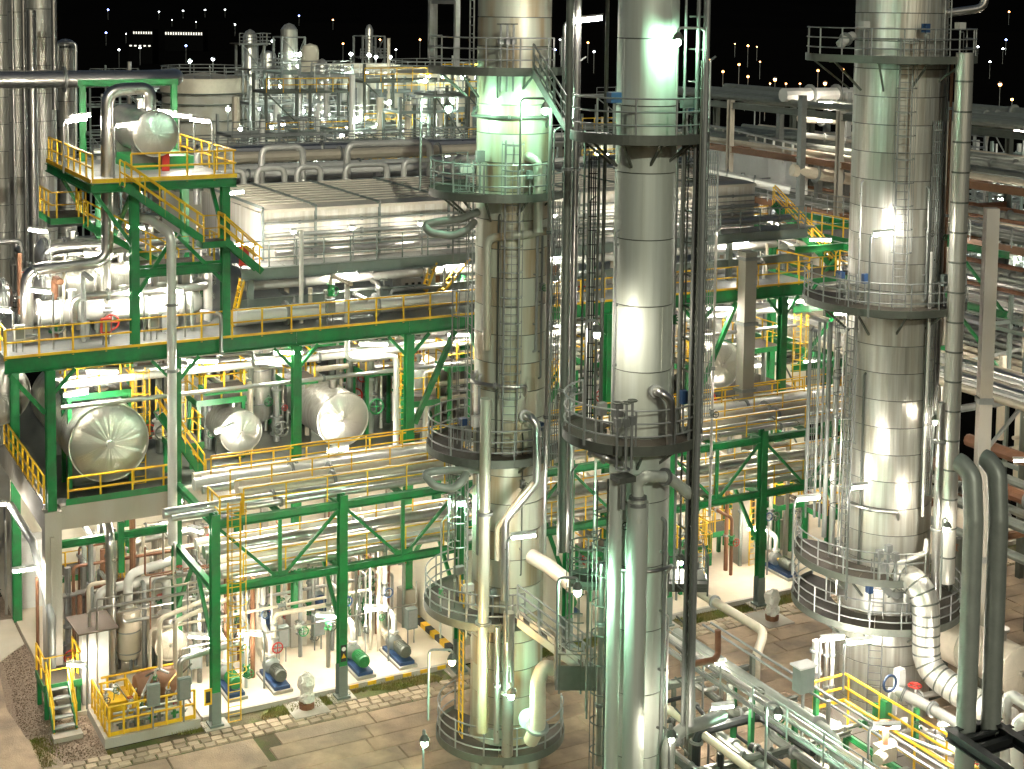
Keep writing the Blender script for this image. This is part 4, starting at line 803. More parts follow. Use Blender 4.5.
P_('deck_pipe', 'white vertical pipe in front of the air-cooler beams', [(27.0, 60.9, 7.9), (27.0, 60.9, 12.3), (25.3, 60.9, 12.3), (24.6, 60.9, 12.4), (24.6, 60.9, 15.9)], .13, 'pipew')
P_('deck_pipe', 'thin white standpipe before the air-cooler railing', [(22.6, 61.3, 14.1), (22.6, 61.3, 18.2)], .1, 'pipew')
eb = thing('electrical_cabinet', 'white cabinet with dark slats on the deck under the air cooler', 'cabinet', (29, 64, 14.1)); MB().box((28.6, 64, 14.1), (31.2, 65, 15.15)).build('body', 'white', eb)
for k in range(7): MB().box((28.8+k*.33, 63.96, 14.3), (28.95+k*.33, 63.99, 14.95)).build('slat', 'dark', eb)
for lab, a, b in (('yellow striped ship ladder on the deck below the air-cooler beam, leaning right', (28.9, 61.5, 14.1), (31.2, 61.9, 16.3)), ('yellow striped ladder on the deck below the air-cooler beam, nearly upright', (28.7, 62, 14.1), (29.5, 62, 16.2)), ('yellow striped ladder at the left end of the air cooler', (19.7, 61.8, 14.1), (20.2, 61.9, 16.1))):
    t = thing('ship_ladder', lab, 'ladder', a); A, B = V3(a), V3(b)
    for s in (0, .5): MB().bar(A+Vector((0, s, 0)), B+Vector((0, s, 0)), .06, .1).build('stile', 'yellow', t)
    for k in range(9): q = A+(B-A)*(k+.5)/9; MB().bar(q, q+Vector((0, .5, 0)), .12, .04).build('tread', 'yellow', t)
# ================================================================ tower on the upper deck with top drum and stairs
tz = 20.85
tw = thing('access_tower', 'green steel tower with yellow-railed platform carrying the top drum', 'steel structure', (15.06, 60.4, 14.05))
for x, y in ((15.06, 60.4), (18.88, 60.4), (15.06, 66.5), (18.88, 66.5)): MB().ibeam((x, y, 14.05), (x, y, tz-.4), .34, .36, (0, 1, 0)).build('column', 'green', tw)
for a, b in (((13.3, 60.2, tz-.25), (19.3, 60.2, tz-.25)), ((13.3, 60.2, tz-.25), (13.3, 69, tz-.25)), ((19.2, 60.4, tz-.25), (19.2, 69, tz-.25)), ((15.06, 60.4, tz-.25), (15.06, 69, tz-.25)), ((13.3, 66.5, tz-.25), (19.2, 66.5, tz-.25)), ((15.2, 60.4, 17.0), (18.7, 60.4, 17.0)), ((15.2, 66.5, 17.0), (18.7, 66.5, 17.0))): MB().ibeam(a, b, .22, .36).build('beam', 'green', tw)
for a, b in (((15.1, 60.45, 16.0), (16.8, 60.45, 18.6)), ((18.8, 60.45, 16.4), (16.9, 60.45, 18.4)), ((15.1, 60.45, 18.0), (13.4, 60.45, 20.5)), ((13.4, 66.4, 20.4), (15.0, 66.4, 17.6)), ((15.06, 66.4, 16.2), (15.06, 60.6, 20.4)), ((18.88, 62.5, 20.4), (18.88, 60.5, 18.2))): MB().bar(a, b, .15, .15).build('brace', 'green', tw)
for k in range(4): MB().box((13.3, 60.1+k*2.25, tz-.06), (19.25, 62.3+k*2.25, tz)).build('deck_plate', 'steel', tw)
MB().box((13.3, 60.05, tz-.03), (19.3, 60.09, tz+.14)).build('toe_board', 'yellow', tw); MB().box((13.24, 60.1, tz-.03), (13.28, 69, tz+.14)).build('toe_board', 'yellow', tw)
railing([(14.9, 60.15, tz), (19.25, 60.15, tz), (19.25, 68.9, tz)], tw, 'yellow', 1.1, 1.15, .035, toe=False)
railing([(13.35, 60.15, tz), (13.35, 68.9, tz)], tw, 'yellow', 1.1, 1.15, .035, toe=False)
MB().box((17.0, 63.2, tz), (17.3, 63.4, tz+1.1)).build('red_panel', 'red', tw)
MB().box((15.9, 64, tz), (18.6, 67, tz+.55)).build('drum_support', 'green', tw)
for x in (14.8, 19.0): MB().ibeam((x, 68.6, tz), (x, 68.6, 24.3), .26, .28, (0, 1, 0)).build('portal_post', 'green', tw)
MB().ibeam((14.6, 68.6, 24.4), (19.2, 68.6, 24.4), .26, .3).build('portal_beam', 'green', tw)
drum('pale drum with a flat round head on the yellow-railed tower platform', (16.65, 63.0, 22.5), .95, 5.2, 'pipe', boss=False, bulge=.06, group='drum on the tower', n=30, bottom=tz+.3)
stair('green and yellow stairs from the tower platform down to the air-cooler walkway', (14.4, 59.2, tz-.1), (17.6, 59.2, 18.4), .8, 'green', 'yellow', (0, 1, 0), treadm='grate')
stair('short lower flight of the tower stairs ending at the red panel', (18.5, 59.2, 18.35), (20.1, 59.2, 16.9), .8, 'green', 'yellow', (0, 1, 0))
small_platform('small stair landing half way down the tower stairs', 17.6, 18.5, 59.2, 60.1, 18.3)
stair('yellow-railed stairs inside the tower behind the front stairs', (13.6, 62.2, 18.8), (17.4, 62.2, 16.6), .8, 'green', 'yellow')
small_platform('yellow-railed lower platform inside the tower', 15.3, 18.7, 60.7, 62.0, 17.25)
small_platform('yellow-railed side platform hanging left of the tower', 12.4, 13.9, 63.5, 66, 19.0)
for nm, x, y in (('left', 13.0, 64), ('second', 13.6, 66), ('third', 14.4, 61)): tube_lamp('%s lit tube lamp along the left edge of the tower platform' % nm, (x, y, tz), tz+2.1, (.35, -.1), .9, True)
for nm, x, y in (('front', 19.2, 63.2), ('middle', 19.2, 66), ('rear', 19.2, 68.5)): tube_lamp('%s lit tube lamp along the right railing of the tower platform' % nm, (x, y, tz), tz+2.0, (-.35, .1), .9, True)
# big duct and tall columns behind the tower
P_('big_duct', 'long shiny overhead duct crossing behind the tower at the top left', [(7, 73, 24.4), (18.7, 73, 24.35), (20.6, 74, 24.35), (21, 76, 24.3)], .42, 'pipe', n=18, flanges=(.5,))
for lab, v, r, z1 in (('dark column at the left picture edge behind the exchangers', (15.04, 91.43, 11.65, 28.14), .5, 40), ('narrow ribbed column second from the left edge', (15.69, 89.95, 11.85, 28.15), .5, 40), ('widest bright column of the group at the upper left', (16.73, 88.26, 12.05, 28.16), .82, 40), ('shorter dark column right of the bright upper-left group', (18.80, 91.55, 11.33, 25.48), .55, 0)):
    tall_column('background_column', lab, (v[0], v[1]), r, v[2]-2, z1 or v[3], 1.6, 'clad', n=26, group='columns behind the tower')
for lab, v, r in (('thin pipe left of the widest bright upper-left column', (14.78, 85.94, 13.14, 28.14), .1), ('thin pale pipe in front of the widest bright upper-left column', (15.23, 85.14, 13.24, 28.14), .12), ('pipe along the right edge of the widest bright upper-left column', (17.08, 86.24, 21.99, 28.17), .16), ('fat riser in front of the widest bright upper-left column', (15.51, 84.39, 13.34, 27.60), .26)):
    P_('riser_pipe', lab, [(v[0], v[1], v[2]), (v[0], v[1], v[3])], r, 'pipe')
vessel('white vessel top at the far left behind the exchangers', (10.6, 72, 14.1), .7, 3.2, 'pipe', False)
P_('vent_pipe', 'thin bent vent pipe right of the bright upper-left columns', [(18.06, 90.18, 24.06), (18.10, 90.30, 25.65), (19.03, 89.80, 25.66), (18.87, 89.32, 19.36)], .09, 'pipe')
# ================================================================ pump hall at ground level
def pump_set(label, x, y, m='green'):
    t = thing('pump_set', label, 'pump', (x, y, 0), 'pump sets in the hall')
    MB().box((x-.42, y-.2, .0), (x+.42, y+2.0, .12)).build('plinth', 'conc', t)
    MB().box((x-.33, y-.08, .12), (x+.33, y+1.85, .26)).build('base_frame', 'blue', t)
    mt = MB().lathe([(.02, -.02), (.24, 0), (.26, .08), (.26, .8), (.2, .86), (.08, .88)], (x, y+.05, .62), 14, 'y'); mt.build('motor', m, t)
    for k in range(5): MB().lathe([(.27, 0), (.29, 0), (.29, .03), (.27, .03)], (x, y+.2+k*.13, .62), 14, 'y', smooth=False).build('cooling_fin', m, t)
    MB().cyl((x, y+.9, .62), (x, y+1.2, .62), .07, 8).build('coupling', 'yellow', t)
    MB().lathe([(.02, 0), (.2, .02), (.34, .1), (.34, .35), (.2, .42), (.02, .44)], (x, y+1.15, .6), 16, 'y').build('pump_casing', 'steel', t)
    MB().tube(fillet([(x, y+1.35, .9), (x, y+1.35, 1.7), (x, y+2.4, 1.9), (x, y+2.4, 3.6)], .3), .12, 10).cyl((x, y+1.35, 1.0), (x, y+1.35, 1.08), .2, 12).build('discharge_pipe', 'pipew', t)
    MB().tube(fillet([(x, y+1.6, .6), (x, y+2.9, .6), (x, y+2.9, 3.4)], .3), .15, 10).cyl((x, y+1.9, .6), (x, y+1.98, .6), .24, 12).build('suction_pipe', 'pipeb', t)
    v = MB().tube([(x, y+2.4, 2.3), (x, y+2.4, 2.32), (x, y+2.4, 2.55), (x, y+2.4, 2.8), (x, y+2.4, 2.82)], [.2, .13, .2, .13, .2], 10); v.cyl((x, y+2.4, 2.55), (x, y+1.95, 2.55), .05, 6); vo = v.build('valve', 'steel', t)
    MB().ring((x, y+1.95, 2.55), .2, .03, 14, 'y').build('handwheel', random.choice(['steeld', 'red', 'blue']), vo)
    return t
pump_set('pump set nearest the yellow ladder at the hall kerb', 18.1, 56.5); pump_set('pump set second from the yellow ladder at the hall kerb', 19.95, 56.3, 'steeld')
pump_set('pump set just right of the second rack column', 23.5, 56.0); pump_set('pump set nearest the striped kerb and cream wall', 25.45, 56.1, 'steeld')
pump_set('pump set in the second row behind the yellow ladder', 18.9, 61.5); pump_set('pump set in the second row, middle of the hall', 21.3, 62.0, 'blue'); pump_set('pump set in the second row near the cream wall', 24.2, 62.2, 'blue')
pump_set('blue-based pump set right of the far rack column', 46.6, 56.6, 'steeld'); pump_set('pump set left of the far rack column', 42.0, 58.6, 'blue')
pump_set('pump set far behind, seen between the central columns', 34.5, 57.5); pump_set('pump set behind the slim satin column', 38.8, 58.5)
for nm, x, y in (('at the pump set second from the yellow ladder', 19.4, 56.9), ('right of the second rack column', 22.9, 57.2), ('at the pump set nearest the striped kerb', 25.0, 57.0), ('behind the yellow caged ladder', 17.5, 57.5), ('beside the blue-based pump set', 45.8, 57.6)):
    tube_lamp('low lit tube lamp on a gooseneck %s' % nm, (x, y, 0), 2.2, (-.3, .1), 1.0, True)
# cream block with striped kerb
cw = thing('cream_building', 'cream walled block behind the left central column with a striped kerb', 'building', (28.1, 56.9, 0))
for k in range(4): MB().box((28.0, 56.9+k*1.35, 0), (28.2, 58.23+k*1.35, 4.6)).build('wall_panel', 'wall', cw)
for k in range(4): MB().box((28.2+k*1.5, 56.9, 0), (29.68+k*1.5, 57.1, 4.6)).build('wall_panel', 'wall', cw)
MB().box((27.95, 56.8, 4.6), (34.4, 62.5, 4.75)).build('roof', 'steel', cw)
for k in range(11): MB().box((27.7, 56.6+k*.5, 0), (27.98, 57.08+k*.5, .22)).build('kerb_stripe', 'yellow' if k % 2 else 'dark', cw)
for k in range(6): MB().box((22.6+k*.8, 55.44, -.1), (22.98+k*.8, 55.49, .05)).build('kerb_stripe', 'yellow', cw)
# upright cream vessels and pipe bends at the left of the hall
for lab, x, y, r, h in (('cream upright vessel left of the pair near the canopy cabinet', 13.7, 61.4, .42, 2.5), ('cream upright vessel right of the pair near the canopy cabinet', 14.9, 61.2, .5, 2.6), ('cream upright vessel furthest right under the concrete beam', 17.3, 62.2, .42, 2.3), ('cream upright vessel behind the others near the hall back wall', 15.8, 65.5, .6, 3.2)): vessel(lab, (x, y, 0), r, h, 'pipeb', True, 'upright vessels in the hall')
t = drum('short cream drum lying behind the yellow fenced skid', (16.2, 59.4, 1.5), .62, 2.0, 'pipeb', group='drum in the hall', n=24, bottom=.05)
P_('hall_pipe', 'front white pipe hoop joining the upright cream vessels', [(13.7, 61.4, 2.6), (13.7, 61.4, 3.5), (16.6, 61.4, 3.7), (16.6, 61.4, 1.2)], .2, 'pipew')
P_('hall_pipe', 'taller white pipe hoop behind the upright cream vessels', [(14.9, 61.2, 2.7), (14.9, 61.2, 4.1), (17.4, 61.6, 4.3), (17.4, 61.6, 1.5)], .2, 'pipew')
P_('hall_pipe', 'rear white pipe hoop near the green column', [(15.6, 62.8, 1.0), (15.6, 62.8, 4.9), (18.2, 62.8, 5.0), (18.2, 62.8, .5)], .17, 'pipe')
P_('hall_pipe', 'square section pale pipe dropping from the concrete beam', [(14.2, 62.6, 6.7), (13.9, 60.0, 6.2), (13.9, 60.0, .3)], .2, 'pipe')
P_('hall_pipe', 'left of two tall brown-ringed pipe legs in the skid', [(15.2, 57.3, .3), (15.2, 57.3, 3.6), (18, 58.2, 3.8)], .1, 'pipeb'); P_('hall_pipe', 'right of two tall brown-ringed pipe legs in the skid', [(15.75, 57.0, .3), (15.75, 57.0, 3.5), (18.2, 57.8, 3.7)], .1, 'pipeb')
P_('hall_pipe', 'grey pipe reaching from the skid to the leftmost rack column', [(15.6, 55.9, .5), (15.6, 55.9, 2.4), (18.1, 55.9, 2.6)], .12, 'pipe')
# crowd of smaller pipes: one family per zone
rc = random.Random(11)
def nth(i): return str(i+1)+('th' if 10 <= i % 100 <= 12 else {0: 'st', 1: 'nd', 2: 'rd'}.get(i % 10, 'th'))
def crowd(n, x0, x1, y0, y1, z0, z1, label, group, rr=(.05, .16), mats=('pipe', 'pipew', 'pipeb', 'pipe', 'steel', 'piped', 'piper'), vf=.5, ax='xyz'):
    spots = sorted((rc.uniform(x0, x1), rc.uniform(y0, y1)) for i in range(n))
    spots.sort(key=lambda p: p[0]*.88-p[1]*.474)
    for i, (x, y) in enumerate(spots):
        r = rc.uniform(*rr); pts = [Vector((x, y, z0))]; a = rc.uniform(z0+.5*(z1-z0), z1)
        pts.append(Vector((x, y, a)))
        k = rc.choice(ax)
        if k == 'x': pts.append(Vector((x+rc.choice((-1, 1))*rc.uniform(.8, 3), y, a)))
        elif k == 'y': pts.append(Vector((x, y+rc.choice((-1, 1))*rc.uniform(.8, 2.5), a)))
        if k in 'xy' and rc.random() < .6: pts.append(Vector((pts[-1].x, pts[-1].y, rc.choice((z0, z1)))))
        vl = (rc.uniform(.12, .3),) if rc.random() < vf else (); m_ = rc.choice(mats)
        pipe('service_pipe', '%s from the left of the narrow pipes %s' % (nth(i), label), pts, r, m_, group, n=8, flanges=(rc.uniform(.35, .6),) if r > .08 else (), valves=vl)
crowd(50, 17.2, 27.2, 57.2, 64, 0, 4.8, 'among the pumps behind the truss', 'pump hall pipework', (.03, .11), vf=.75)
crowd(22, 12.4, 17.2, 60.9, 66, 0, 6.2, 'in the hall below the table corner', 'corner hall pipework', (.05, .14))
crowd(34, 33.0, 52, 57, 66, 0, 6.6, 'in the hall behind the central columns', 'right hall pipework', (.05, .15))
crowd(44, 17, 31, 64.4, 69, 7.75, 13.2, 'between the drums and upper deck', 'pipework among the drums', (.06, .18))
crowd(36, 32, 51, 63.8, 69, 7.6, 13.2, 'on the table behind the central columns', 'pipework right of the drums', (.06, .18))
crowd(40, 11, 20, 61.3, 71, 14.1, 17.6, 'among the exchangers on the deck', 'pipework on the upper deck', (.05, .15))
crowd(24, 22, 50, 61.5, 64, 14.1, 16, 'on the deck under the air cooler', 'pipework under the air cooler', (.05, .14))
for lab, x, y, z in (('one', 13, 66.5, 11), ): pass
for i, (y, z, r, m_) in enumerate(((61.0, 11.6, .1, 'pipe'), (61.6, 12.4, .16, 'pipew'), (62.4, 12.9, .12, 'pipe'), (63.4, 12.2, .2, 'pipe'), (65, 12.8, .25, 'pipew'))):
    P_('overhead_pipe', '%s overhead pipe counted from the front, slung under the upper deck' % ordw(i), [(12.2, y, z), (50, y, z)], r, m_, 'overhead pipes under the deck', flanges=(.3, .7))
# yellow access frames at the right of the hall
small_platform('yellow and green access platform on the hall floor right of the slim column', 43.90, 43.90+1.7, 59.86, 59.86+1.5, 1.7, legs=0)
small_platform('yellow and green access platform beyond the far rack column', 46.3, 48.3, 60.2, 62.0, 2.4, legs=0); small_platform('yellow and green access platform near the widest column behind its railings', 49.2, 51, 57.2, 59, 2.6, legs=0)
small_platform('yellow and green ladder platform under the concrete beam at the far left', 13.0, 14.6, 66, 67.5, 2.6, legs=0); small_platform('yellow-railed step platform by the hall back wall', 22.8, 24.6, 65, 66.5, 1.8, legs=0)
stair('green steps in the hall beside the cream wall', (26.6, 62.5, 1.5), (25.0, 61.5, .1), .8, 'green', 'green', (.5, -.8, 0))
# wrapped hydrants on the kerb aprons
def wrapped(label, x, y):
    t = thing('wrapped_hydrant', label, 'hydrant', (x, y, -.1), 'wrapped hydrants'); MB().box((x-.75, y-.75, -.16), (x+.75, y+1.05, -.11)).build('apron', 'conc', t)
    wr = MB().lathe([(.12, 0), (.27, .06), (.31, .2), (.27, .34), (.23, .44), (.29, .6), (.35, .8), (.33, .98), (.2, 1.14), (.05, 1.2)], (x, y, .12), 14, smooth=False); rw = random.Random(int(x*7))
    wr.v = [(a_[0]+rw.gauss(0, .045), a_[1]+rw.gauss(0, .045), a_[2]+rw.gauss(0, .035)) for a_ in wr.v]; wr.build('plastic_wrap', 'sail', t); MB().lathe([(.3, -.2), (.32, .12), (.1, .14)], (x, y, 0), 10).build('base', 'piper', t)
wrapped('plastic-wrapped hydrant on the concrete apron left of the second rack column', 20.45, 54.75); wrapped('plastic-wrapped hydrant near the far rack column by the widest column', 42.77, 53.33)
# ================================================================ fenced skid, stairs, cabinets at the lower left
sk = thing('fenced_skid', 'equipment skid inside a yellow fence on a concrete pad', 'skid', (12.5, 55.1, 0))
MB().box((12.5, 55.1, -.18), (16.2, 58.15, .2)).build('pad', 'conc', sk)
railing([(16.0, 55.25, .2), (12.65, 55.25, .2), (12.65, 57.9, .2)], sk, 'yellow', 1.15, .55, .035)
railing([(13.9, 55.9, .2), (13.9, 57.4, .2), (12.8, 57.4, .2)], sk, 'yellow', 1.15, .5, .035, toe=False)
railing([(16.05, 57.9, .2), (13.0, 57.9, .2)], sk, 'yellow', 1.15, .7, .035, toe=False)
MB().box((13.0, 56.5, .2), (14.4, 57.7, .9)).build('yellow_unit', 'yellow', sk)
MB().lathe([(.02, -.15), (.5, -.05), (.6, .1), (.6, 1.5), (.5, 1.65), (.02, 1.75)], (14.2, 57.1, 1.0), 18, 'x').build('tank', 'brown', sk)
for i in range(9):
    x = 13.2+i*.3; MB().cyl((x, 55.6, .25), (x, 55.6, .45+.1*(i % 3)), .07, 8).cyl((x-.1, 55.75, .35), (x+.2, 55.75, .35), .05, 8).build('manifold_valve', random.choice(['steel', 'green', 'steeld']), sk)
for z in (.35, .55, .75): MB().cyl((13.0, 55.9, z), (15.9, 55.9, z), .05, 8).build('manifold_pipe', 'pipe', sk)
for lab, x in (('left of two grey switch boxes on the skid fence', 14.35), ('right of two grey switch boxes on the skid fence', 15.55)):
    t = thing('switch_box', lab, 'box', (x, 55.2, .2)); MB().box((x-.24, 55.0, 1.15), (x+.24, 55.2, 2.0)).build('case', 'greyp', t); MB().box((x-.19, 54.985, 1.2), (x+.19, 54.999, 1.95)).build('door', 'steel', t); MB().cyl((x, 55.15, .2), (x, 55.15, 1.15), .035, 6).build('post', 'steel', t)
stt = stair('steel steps with yellow handrails at the lower left corner', (10.95, 58.3, 1.25), (10.95, 56.75, .05), .85, 'green', 'yellow', (1, 0, 0), treadm='steel')
MB().box((10.85, 56.3, -.15), (11.95, 56.8, .04)).build('bottom_step', 'conc', stt)
sl_ = small_platform('yellow-railed landing at the top of the lower left steps', 10.9, 12.3, 58.3, 59.9, 1.3, legs=-.1)
cb = thing('canopy_cabinet', 'white control cabinet under a brown sloping canopy', 'cabinet', (12.9, 58.9, 0))
MB().box((12.7, 58.7, 0), (13.5, 59.3, 3.0)).build('body', 'white', cb); MB().box((12.45, 58.7, .0), (12.62, 59.3, 3.0)).build('side_panel', 'pipew', cb)
MB().add([(12.2, 58.2, 3.15), (13.8, 58.2, 3.15), (13.6, 59.6, 3.4), (12.0, 59.6, 3.4), (12.2, 58.2, 3.1), (13.8, 58.2, 3.1), (13.6, 59.6, 3.35), (12.0, 59.6, 3.35)], [(0, 1, 2, 3), (7, 6, 5, 4), (0, 4, 5, 1), (1, 5, 6, 2), (2, 6, 7, 3), (3, 7, 4, 0)]).build('canopy', 'brownroof', cb)
pipe('cable_duct', 'grey cable duct slanting down beside the concrete corner pillar', [(11.0, 66, 6.2), (11.2, 62.0, 5.8), (11.5, 59.85, 3.4), (11.5, 59.85, .1)], .16, 'steel', cat='duct')
pipe('cable_duct', 'thin brown pipe standing left of the concrete corner pillar', [(11.2, 61.2, 0), (11.2, 61.2, 4.6)], .07, 'piper')
wc = thing('wall_cabinet', 'tall white cabinet at the left picture edge on the hall floor', 'cabinet', (12.3, 70.3, 0)); MB().box((12.0, 69.6, 0), (13.2, 70.6, 3.2)).build('body', 'white', wc); MB().box((12.1, 69.58, .3), (13.1, 69.597, 3.0)).build('door', 'white', wc)
for i, x in enumerate((11.3, 11.6, 11.9)): pipe('hall_pipe', '%s of three slim upright pipes left of the tall white cabinet' % ('left', 'middle', 'right')[i], [(x, 69.3+i*.1, 0), (x, 69.3+i*.1, 4.4), (x+.2, 70.6, 4.8)], .06, 'pipe')
tube_lamp('lit tube lamp beside the lower left steps', (12.45, 57.9, .2), 1.9, (-.3, .1), .7, True)
# ================================================================ hall lamps under the decks
k = 0
for x in (13.2, 17.4, 21.2, 25.2, 29.6, 34.5, 39.5, 44.2, 48.8):
    for y, z, w_ in ((62.2, 6.5, 'under the concrete table, front row'), (67.5, 6.3, 'under the concrete table, back row'), (61.0, 12.9, 'under the upper deck, front row'), (66.5, 12.9, 'under the upper deck, back row')):
        xx = x+(1.2 if y > 64 else 0)
        tube_lamp('tube lamp %s, %s from the left' % (w_, ordw(int((13.2, 17.4, 21.2, 25.2, 29.6, 34.5, 39.5, 44.2, 48.8).index(x)))), (xx, y, z), z, (.02, -.01), 1.3, 'tubed' if z > 10 else True, group='tube lamps under the decks', pole=False, tilt=0)
for i, x in enumerate((13.5, 19.6, 24.5, 30, 35.5, 41, 46.5)):
    tube_lamp('tube lamp hanging below the air cooler walkway, %s from the left' % ordw(i), (x, 62.6, 15.9 if x > 20 else 17.5), 15.9 if x > 20 else 17.5, (.02, -.01), 1.2, 'tubed', group='tube lamps under the air cooler', pole=False, tilt=0)
for i, x in enumerate((18.5, 24, 29.5, 40.5, 46)):
    tube_lamp('tube lamp hanging under the rack lower tier, %s from the left' % ordw(i), (x, 57.5, 4.95), 4.95, (.02, -.01), 1.2, True, group='tube lamps under the pipe rack', pole=False, tilt=0)
tube_lamp('lit tube lamp at the left end of the pipe rack by the yellow landing', (16.2, 56.5, 7.3), 7.3, (.02, -.1), 1.0, True, pole=False); tube_lamp('lit tube lamp on the upper left end of the air cooler', (19.6, 63.5, 17.0), 19.6, (.3, -.1), 1.0, True)
for i, x in enumerate((22.6, 25.4, 28.8, 32.4, 36, 40, 44.5)):
    tube_lamp('added tube lamp on the air-cooler railing brightening its white panels, %s from the left' % ordw(i), (x, 62.15, 16.6), 17.9, (.0, .12), .3, True, group='added tube lamps on the air-cooler railing')  # lamps put along the railing to brighten the cooler front

for i, x in enumerate((19.5, 24.5, 30, 41, 46.5)): tube_lamp('tube lamp between the two rack tiers, %s from the left' % ordw(i), (x, 60.0, 7.4), 7.4, (.02, -.01), 1.2, True, group='tube lamps between the rack tiers', pole=False, tilt=0)
for i, (x, y, z, g_) in enumerate(((10.4, 61.2, 15.6, 0), (11.9, 60.9, 16.3, 0), (15.6, 61.0, 15.9, 0), (17.3, 60.9, 15.9, 0), (12.4, 64.0, 18.3, 0), (16.5, 64.0, 18.2, 0))): tube_lamp('tube lamp among the exchangers on the deck, %s from the left' % ordw(i), (x, y, 14.05), z, (-.3, .12), .8, 'tubed', group='tube lamps among the exchangers')
tube_lamp('added tube lamp on the concrete corner pillar brightening the gravel', (11.1, 60.5, 5.2), 5.2, (-.3, -.1), 1.0, 'tubed', pole=False); tube_lamp('added tube lamp under the left edge of the concrete table', (10.9, 66.0, 6.2), 6.2, (-.3, -.1), 1.0, 'tubed', pole=False)  # extra lamps added to brighten the dark pavement and gravel
tube_lamp('lit tube lamp beside the smallest drum', (18.6, 61.2, 9.6), 9.6, (.3, .1), 1.0, 'tubew', pole=False); tube_lamp('lit tube lamp in front of the lamp-striped drum', (23.6, 61.0, 8.2), 8.2, (.3, -.1), 1.0, 'tubew', pole=False); tube_lamp('lit tube lamp left of the largest drum', (12.2, 61.0, 12.0), 12.0, (.3, -.1), 1.0, 'tubew', pole=False)

# thin level lines through the pump hall and the table, each an own run
rl = random.Random(31)
for i in range(22):
    y = 57.0+i*.33; z = rl.choice((2.3, 2.9, 3.4, 3.9, 4.4, 4.7)); x0 = rl.uniform(12.5, 20); x1 = rl.uniform(23, 27.3)
    pipe('hall_line', '%s thin level pipe counted from the front across the pump hall' % nth(i), [(x0, y, rl.choice((.2, z-1, z+1.2))), (x0, y, z), (x1, y, z), (x1, y, rl.choice((.2, z-1.5, z+1)))], rl.uniform(.03, .075), rl.choice(('pipe', 'pipe', 'piper', 'pipeb', 'steel', 'piped')), 'thin level pipes in the hall', n=7, flanges=(.4,), valves=(rl.uniform(.2, .8),))
for i in range(16):
    y = 61.2+i*.45; z = rl.choice((8.3, 9, 10.4, 11.2, 11.9)); x0 = rl.uniform(28.6, 33); x1 = rl.uniform(38, 50)
    pipe('table_line', '%s thin level pipe counted from the front on the table right of the drums' % nth(i), [(x0, y, 7.7), (x0, y, z), (x1, y, z), (x1, y, rl.choice((7.7, 12.5)))], rl.uniform(.05, .13), rl.choice(('pipe', 'pipew', 'pipeb')), 'thin level pipes on the table', n=8, flanges=(.3, .6), valves=(rl.uniform(.2, .8),))
for i in range(14):
    x = 30.5+i*1.5; y0 = rl.uniform(57, 59); z = rl.choice((2.2, 3, 3.8, 4.5))
    pipe('hall_line', '%s thin pipe from the left running back through the right half of the hall' % nth(i), [(x, y0, .1), (x, y0, z), (x, y0+rl.uniform(4, 9), z)], rl.uniform(.05, .12), rl.choice(('pipe', 'pipew', 'pipeb', 'piper')), 'thin pipes in the right hall', n=8, flanges=(.5,), valves=(rl.uniform(.1, .3),))
def box_gear(label, x, y, z, w=.5, d=.35, h=.9, m='greyp', post=.7):
    t = thing('control_box', label, 'box', (x, y, z), 'control boxes'); MB().box((x-w/2, y-d/2, z+post), (x+w/2, y+d/2, z+post+h)).build('case', m, t); MB().box((x-w*.4, y-d/2-.012, z+post+.06), (x+w*.4, y-d/2-.002, z+post+h-.06)).build('door', 'steel', t)
    MB().cyl((x-w*.3, y, z), (x-w*.3, y, z+post), .03, 5).cyl((x+w*.3, y, z), (x+w*.3, y, z+post), .03, 5).build('legs', 'steel', t)
for i, (x, y) in enumerate(((17.0, 58.6), (20.9, 58.9), (22.7, 59.4), (26.6, 58.2), (37.0, 57.0), (41.0, 57.2), (49.5, 56.6))): box_gear('%s grey control box from the left on the pump hall floor' % ordw(i), x, y, 0)
for i, (x, y) in enumerate(((10.6, 61.0), (14.0, 60.9), (16.0, 61.0), (23.8, 60.9), (33.0, 61.2), (40, 61.2), (47, 61.1))): box_gear('%s small control box from the left along the upper deck railing' % ordw(i), x, y, 14.05, .4, .25, .6, rl.choice(('pipew', 'greyp', 'red')), .5)
for i, (x, z) in enumerate(((27.1, 7.75), (22.3, 7.75), (44.8, 7.55))):
    t = thing('fire_extinguisher', 'red extinguisher cabinet behind the table railing, %s from the left' % ordw(i), 'extinguisher', (x, 61.0, z)); MB().lathe([(.12, 0), (.15, .05), (.15, .7), (.06, .85), (.05, .95)], (x, 61.0, z), 12).build('cylinder', 'red', t); MB().cyl((x, 61.0, z+.9), (x+.15, 60.95, z+.8), .025, 5).build('nozzle', 'dark', t)

small_platform('yellow-railed platform in front of the top of the smallest drum', 18.4, 20.2, 61.6, 62.6, 11.5); small_platform('yellow-railed platform between the smallest and the lamp-striped drum', 22.2, 23.6, 62.0, 63.4, 11.4)
small_platform('yellow-railed platform right beside the lamp-striped drum at its front', 28.0, 29.4, 61.4, 62.6, 9.9, legs=7.7); small_platform('yellow-railed platform under the diagonal brace right of the drums', 29.8, 31.6, 61.2, 62.6, 11.4, legs=7.5)
small_platform('yellow-railed platform behind the slim column on the table', 37.5, 39.5, 61.2, 62.8, 10.8, legs=7.5); small_platform('yellow-railed platform behind the ladder mast on the table', 40.3, 42.0, 61.2, 62.6, 11.6, legs=7.5)
stair('yellow stairs left of the smallest drum', (16.3, 61.2, 10.8), (18.2, 61.2, 7.8), .7, 'green', 'yellow'); stair('yellow stairs behind the slim satin column on the table', (36.2, 61.0, 10.7), (33.8, 61.0, 7.6), .7, 'green', 'yellow')
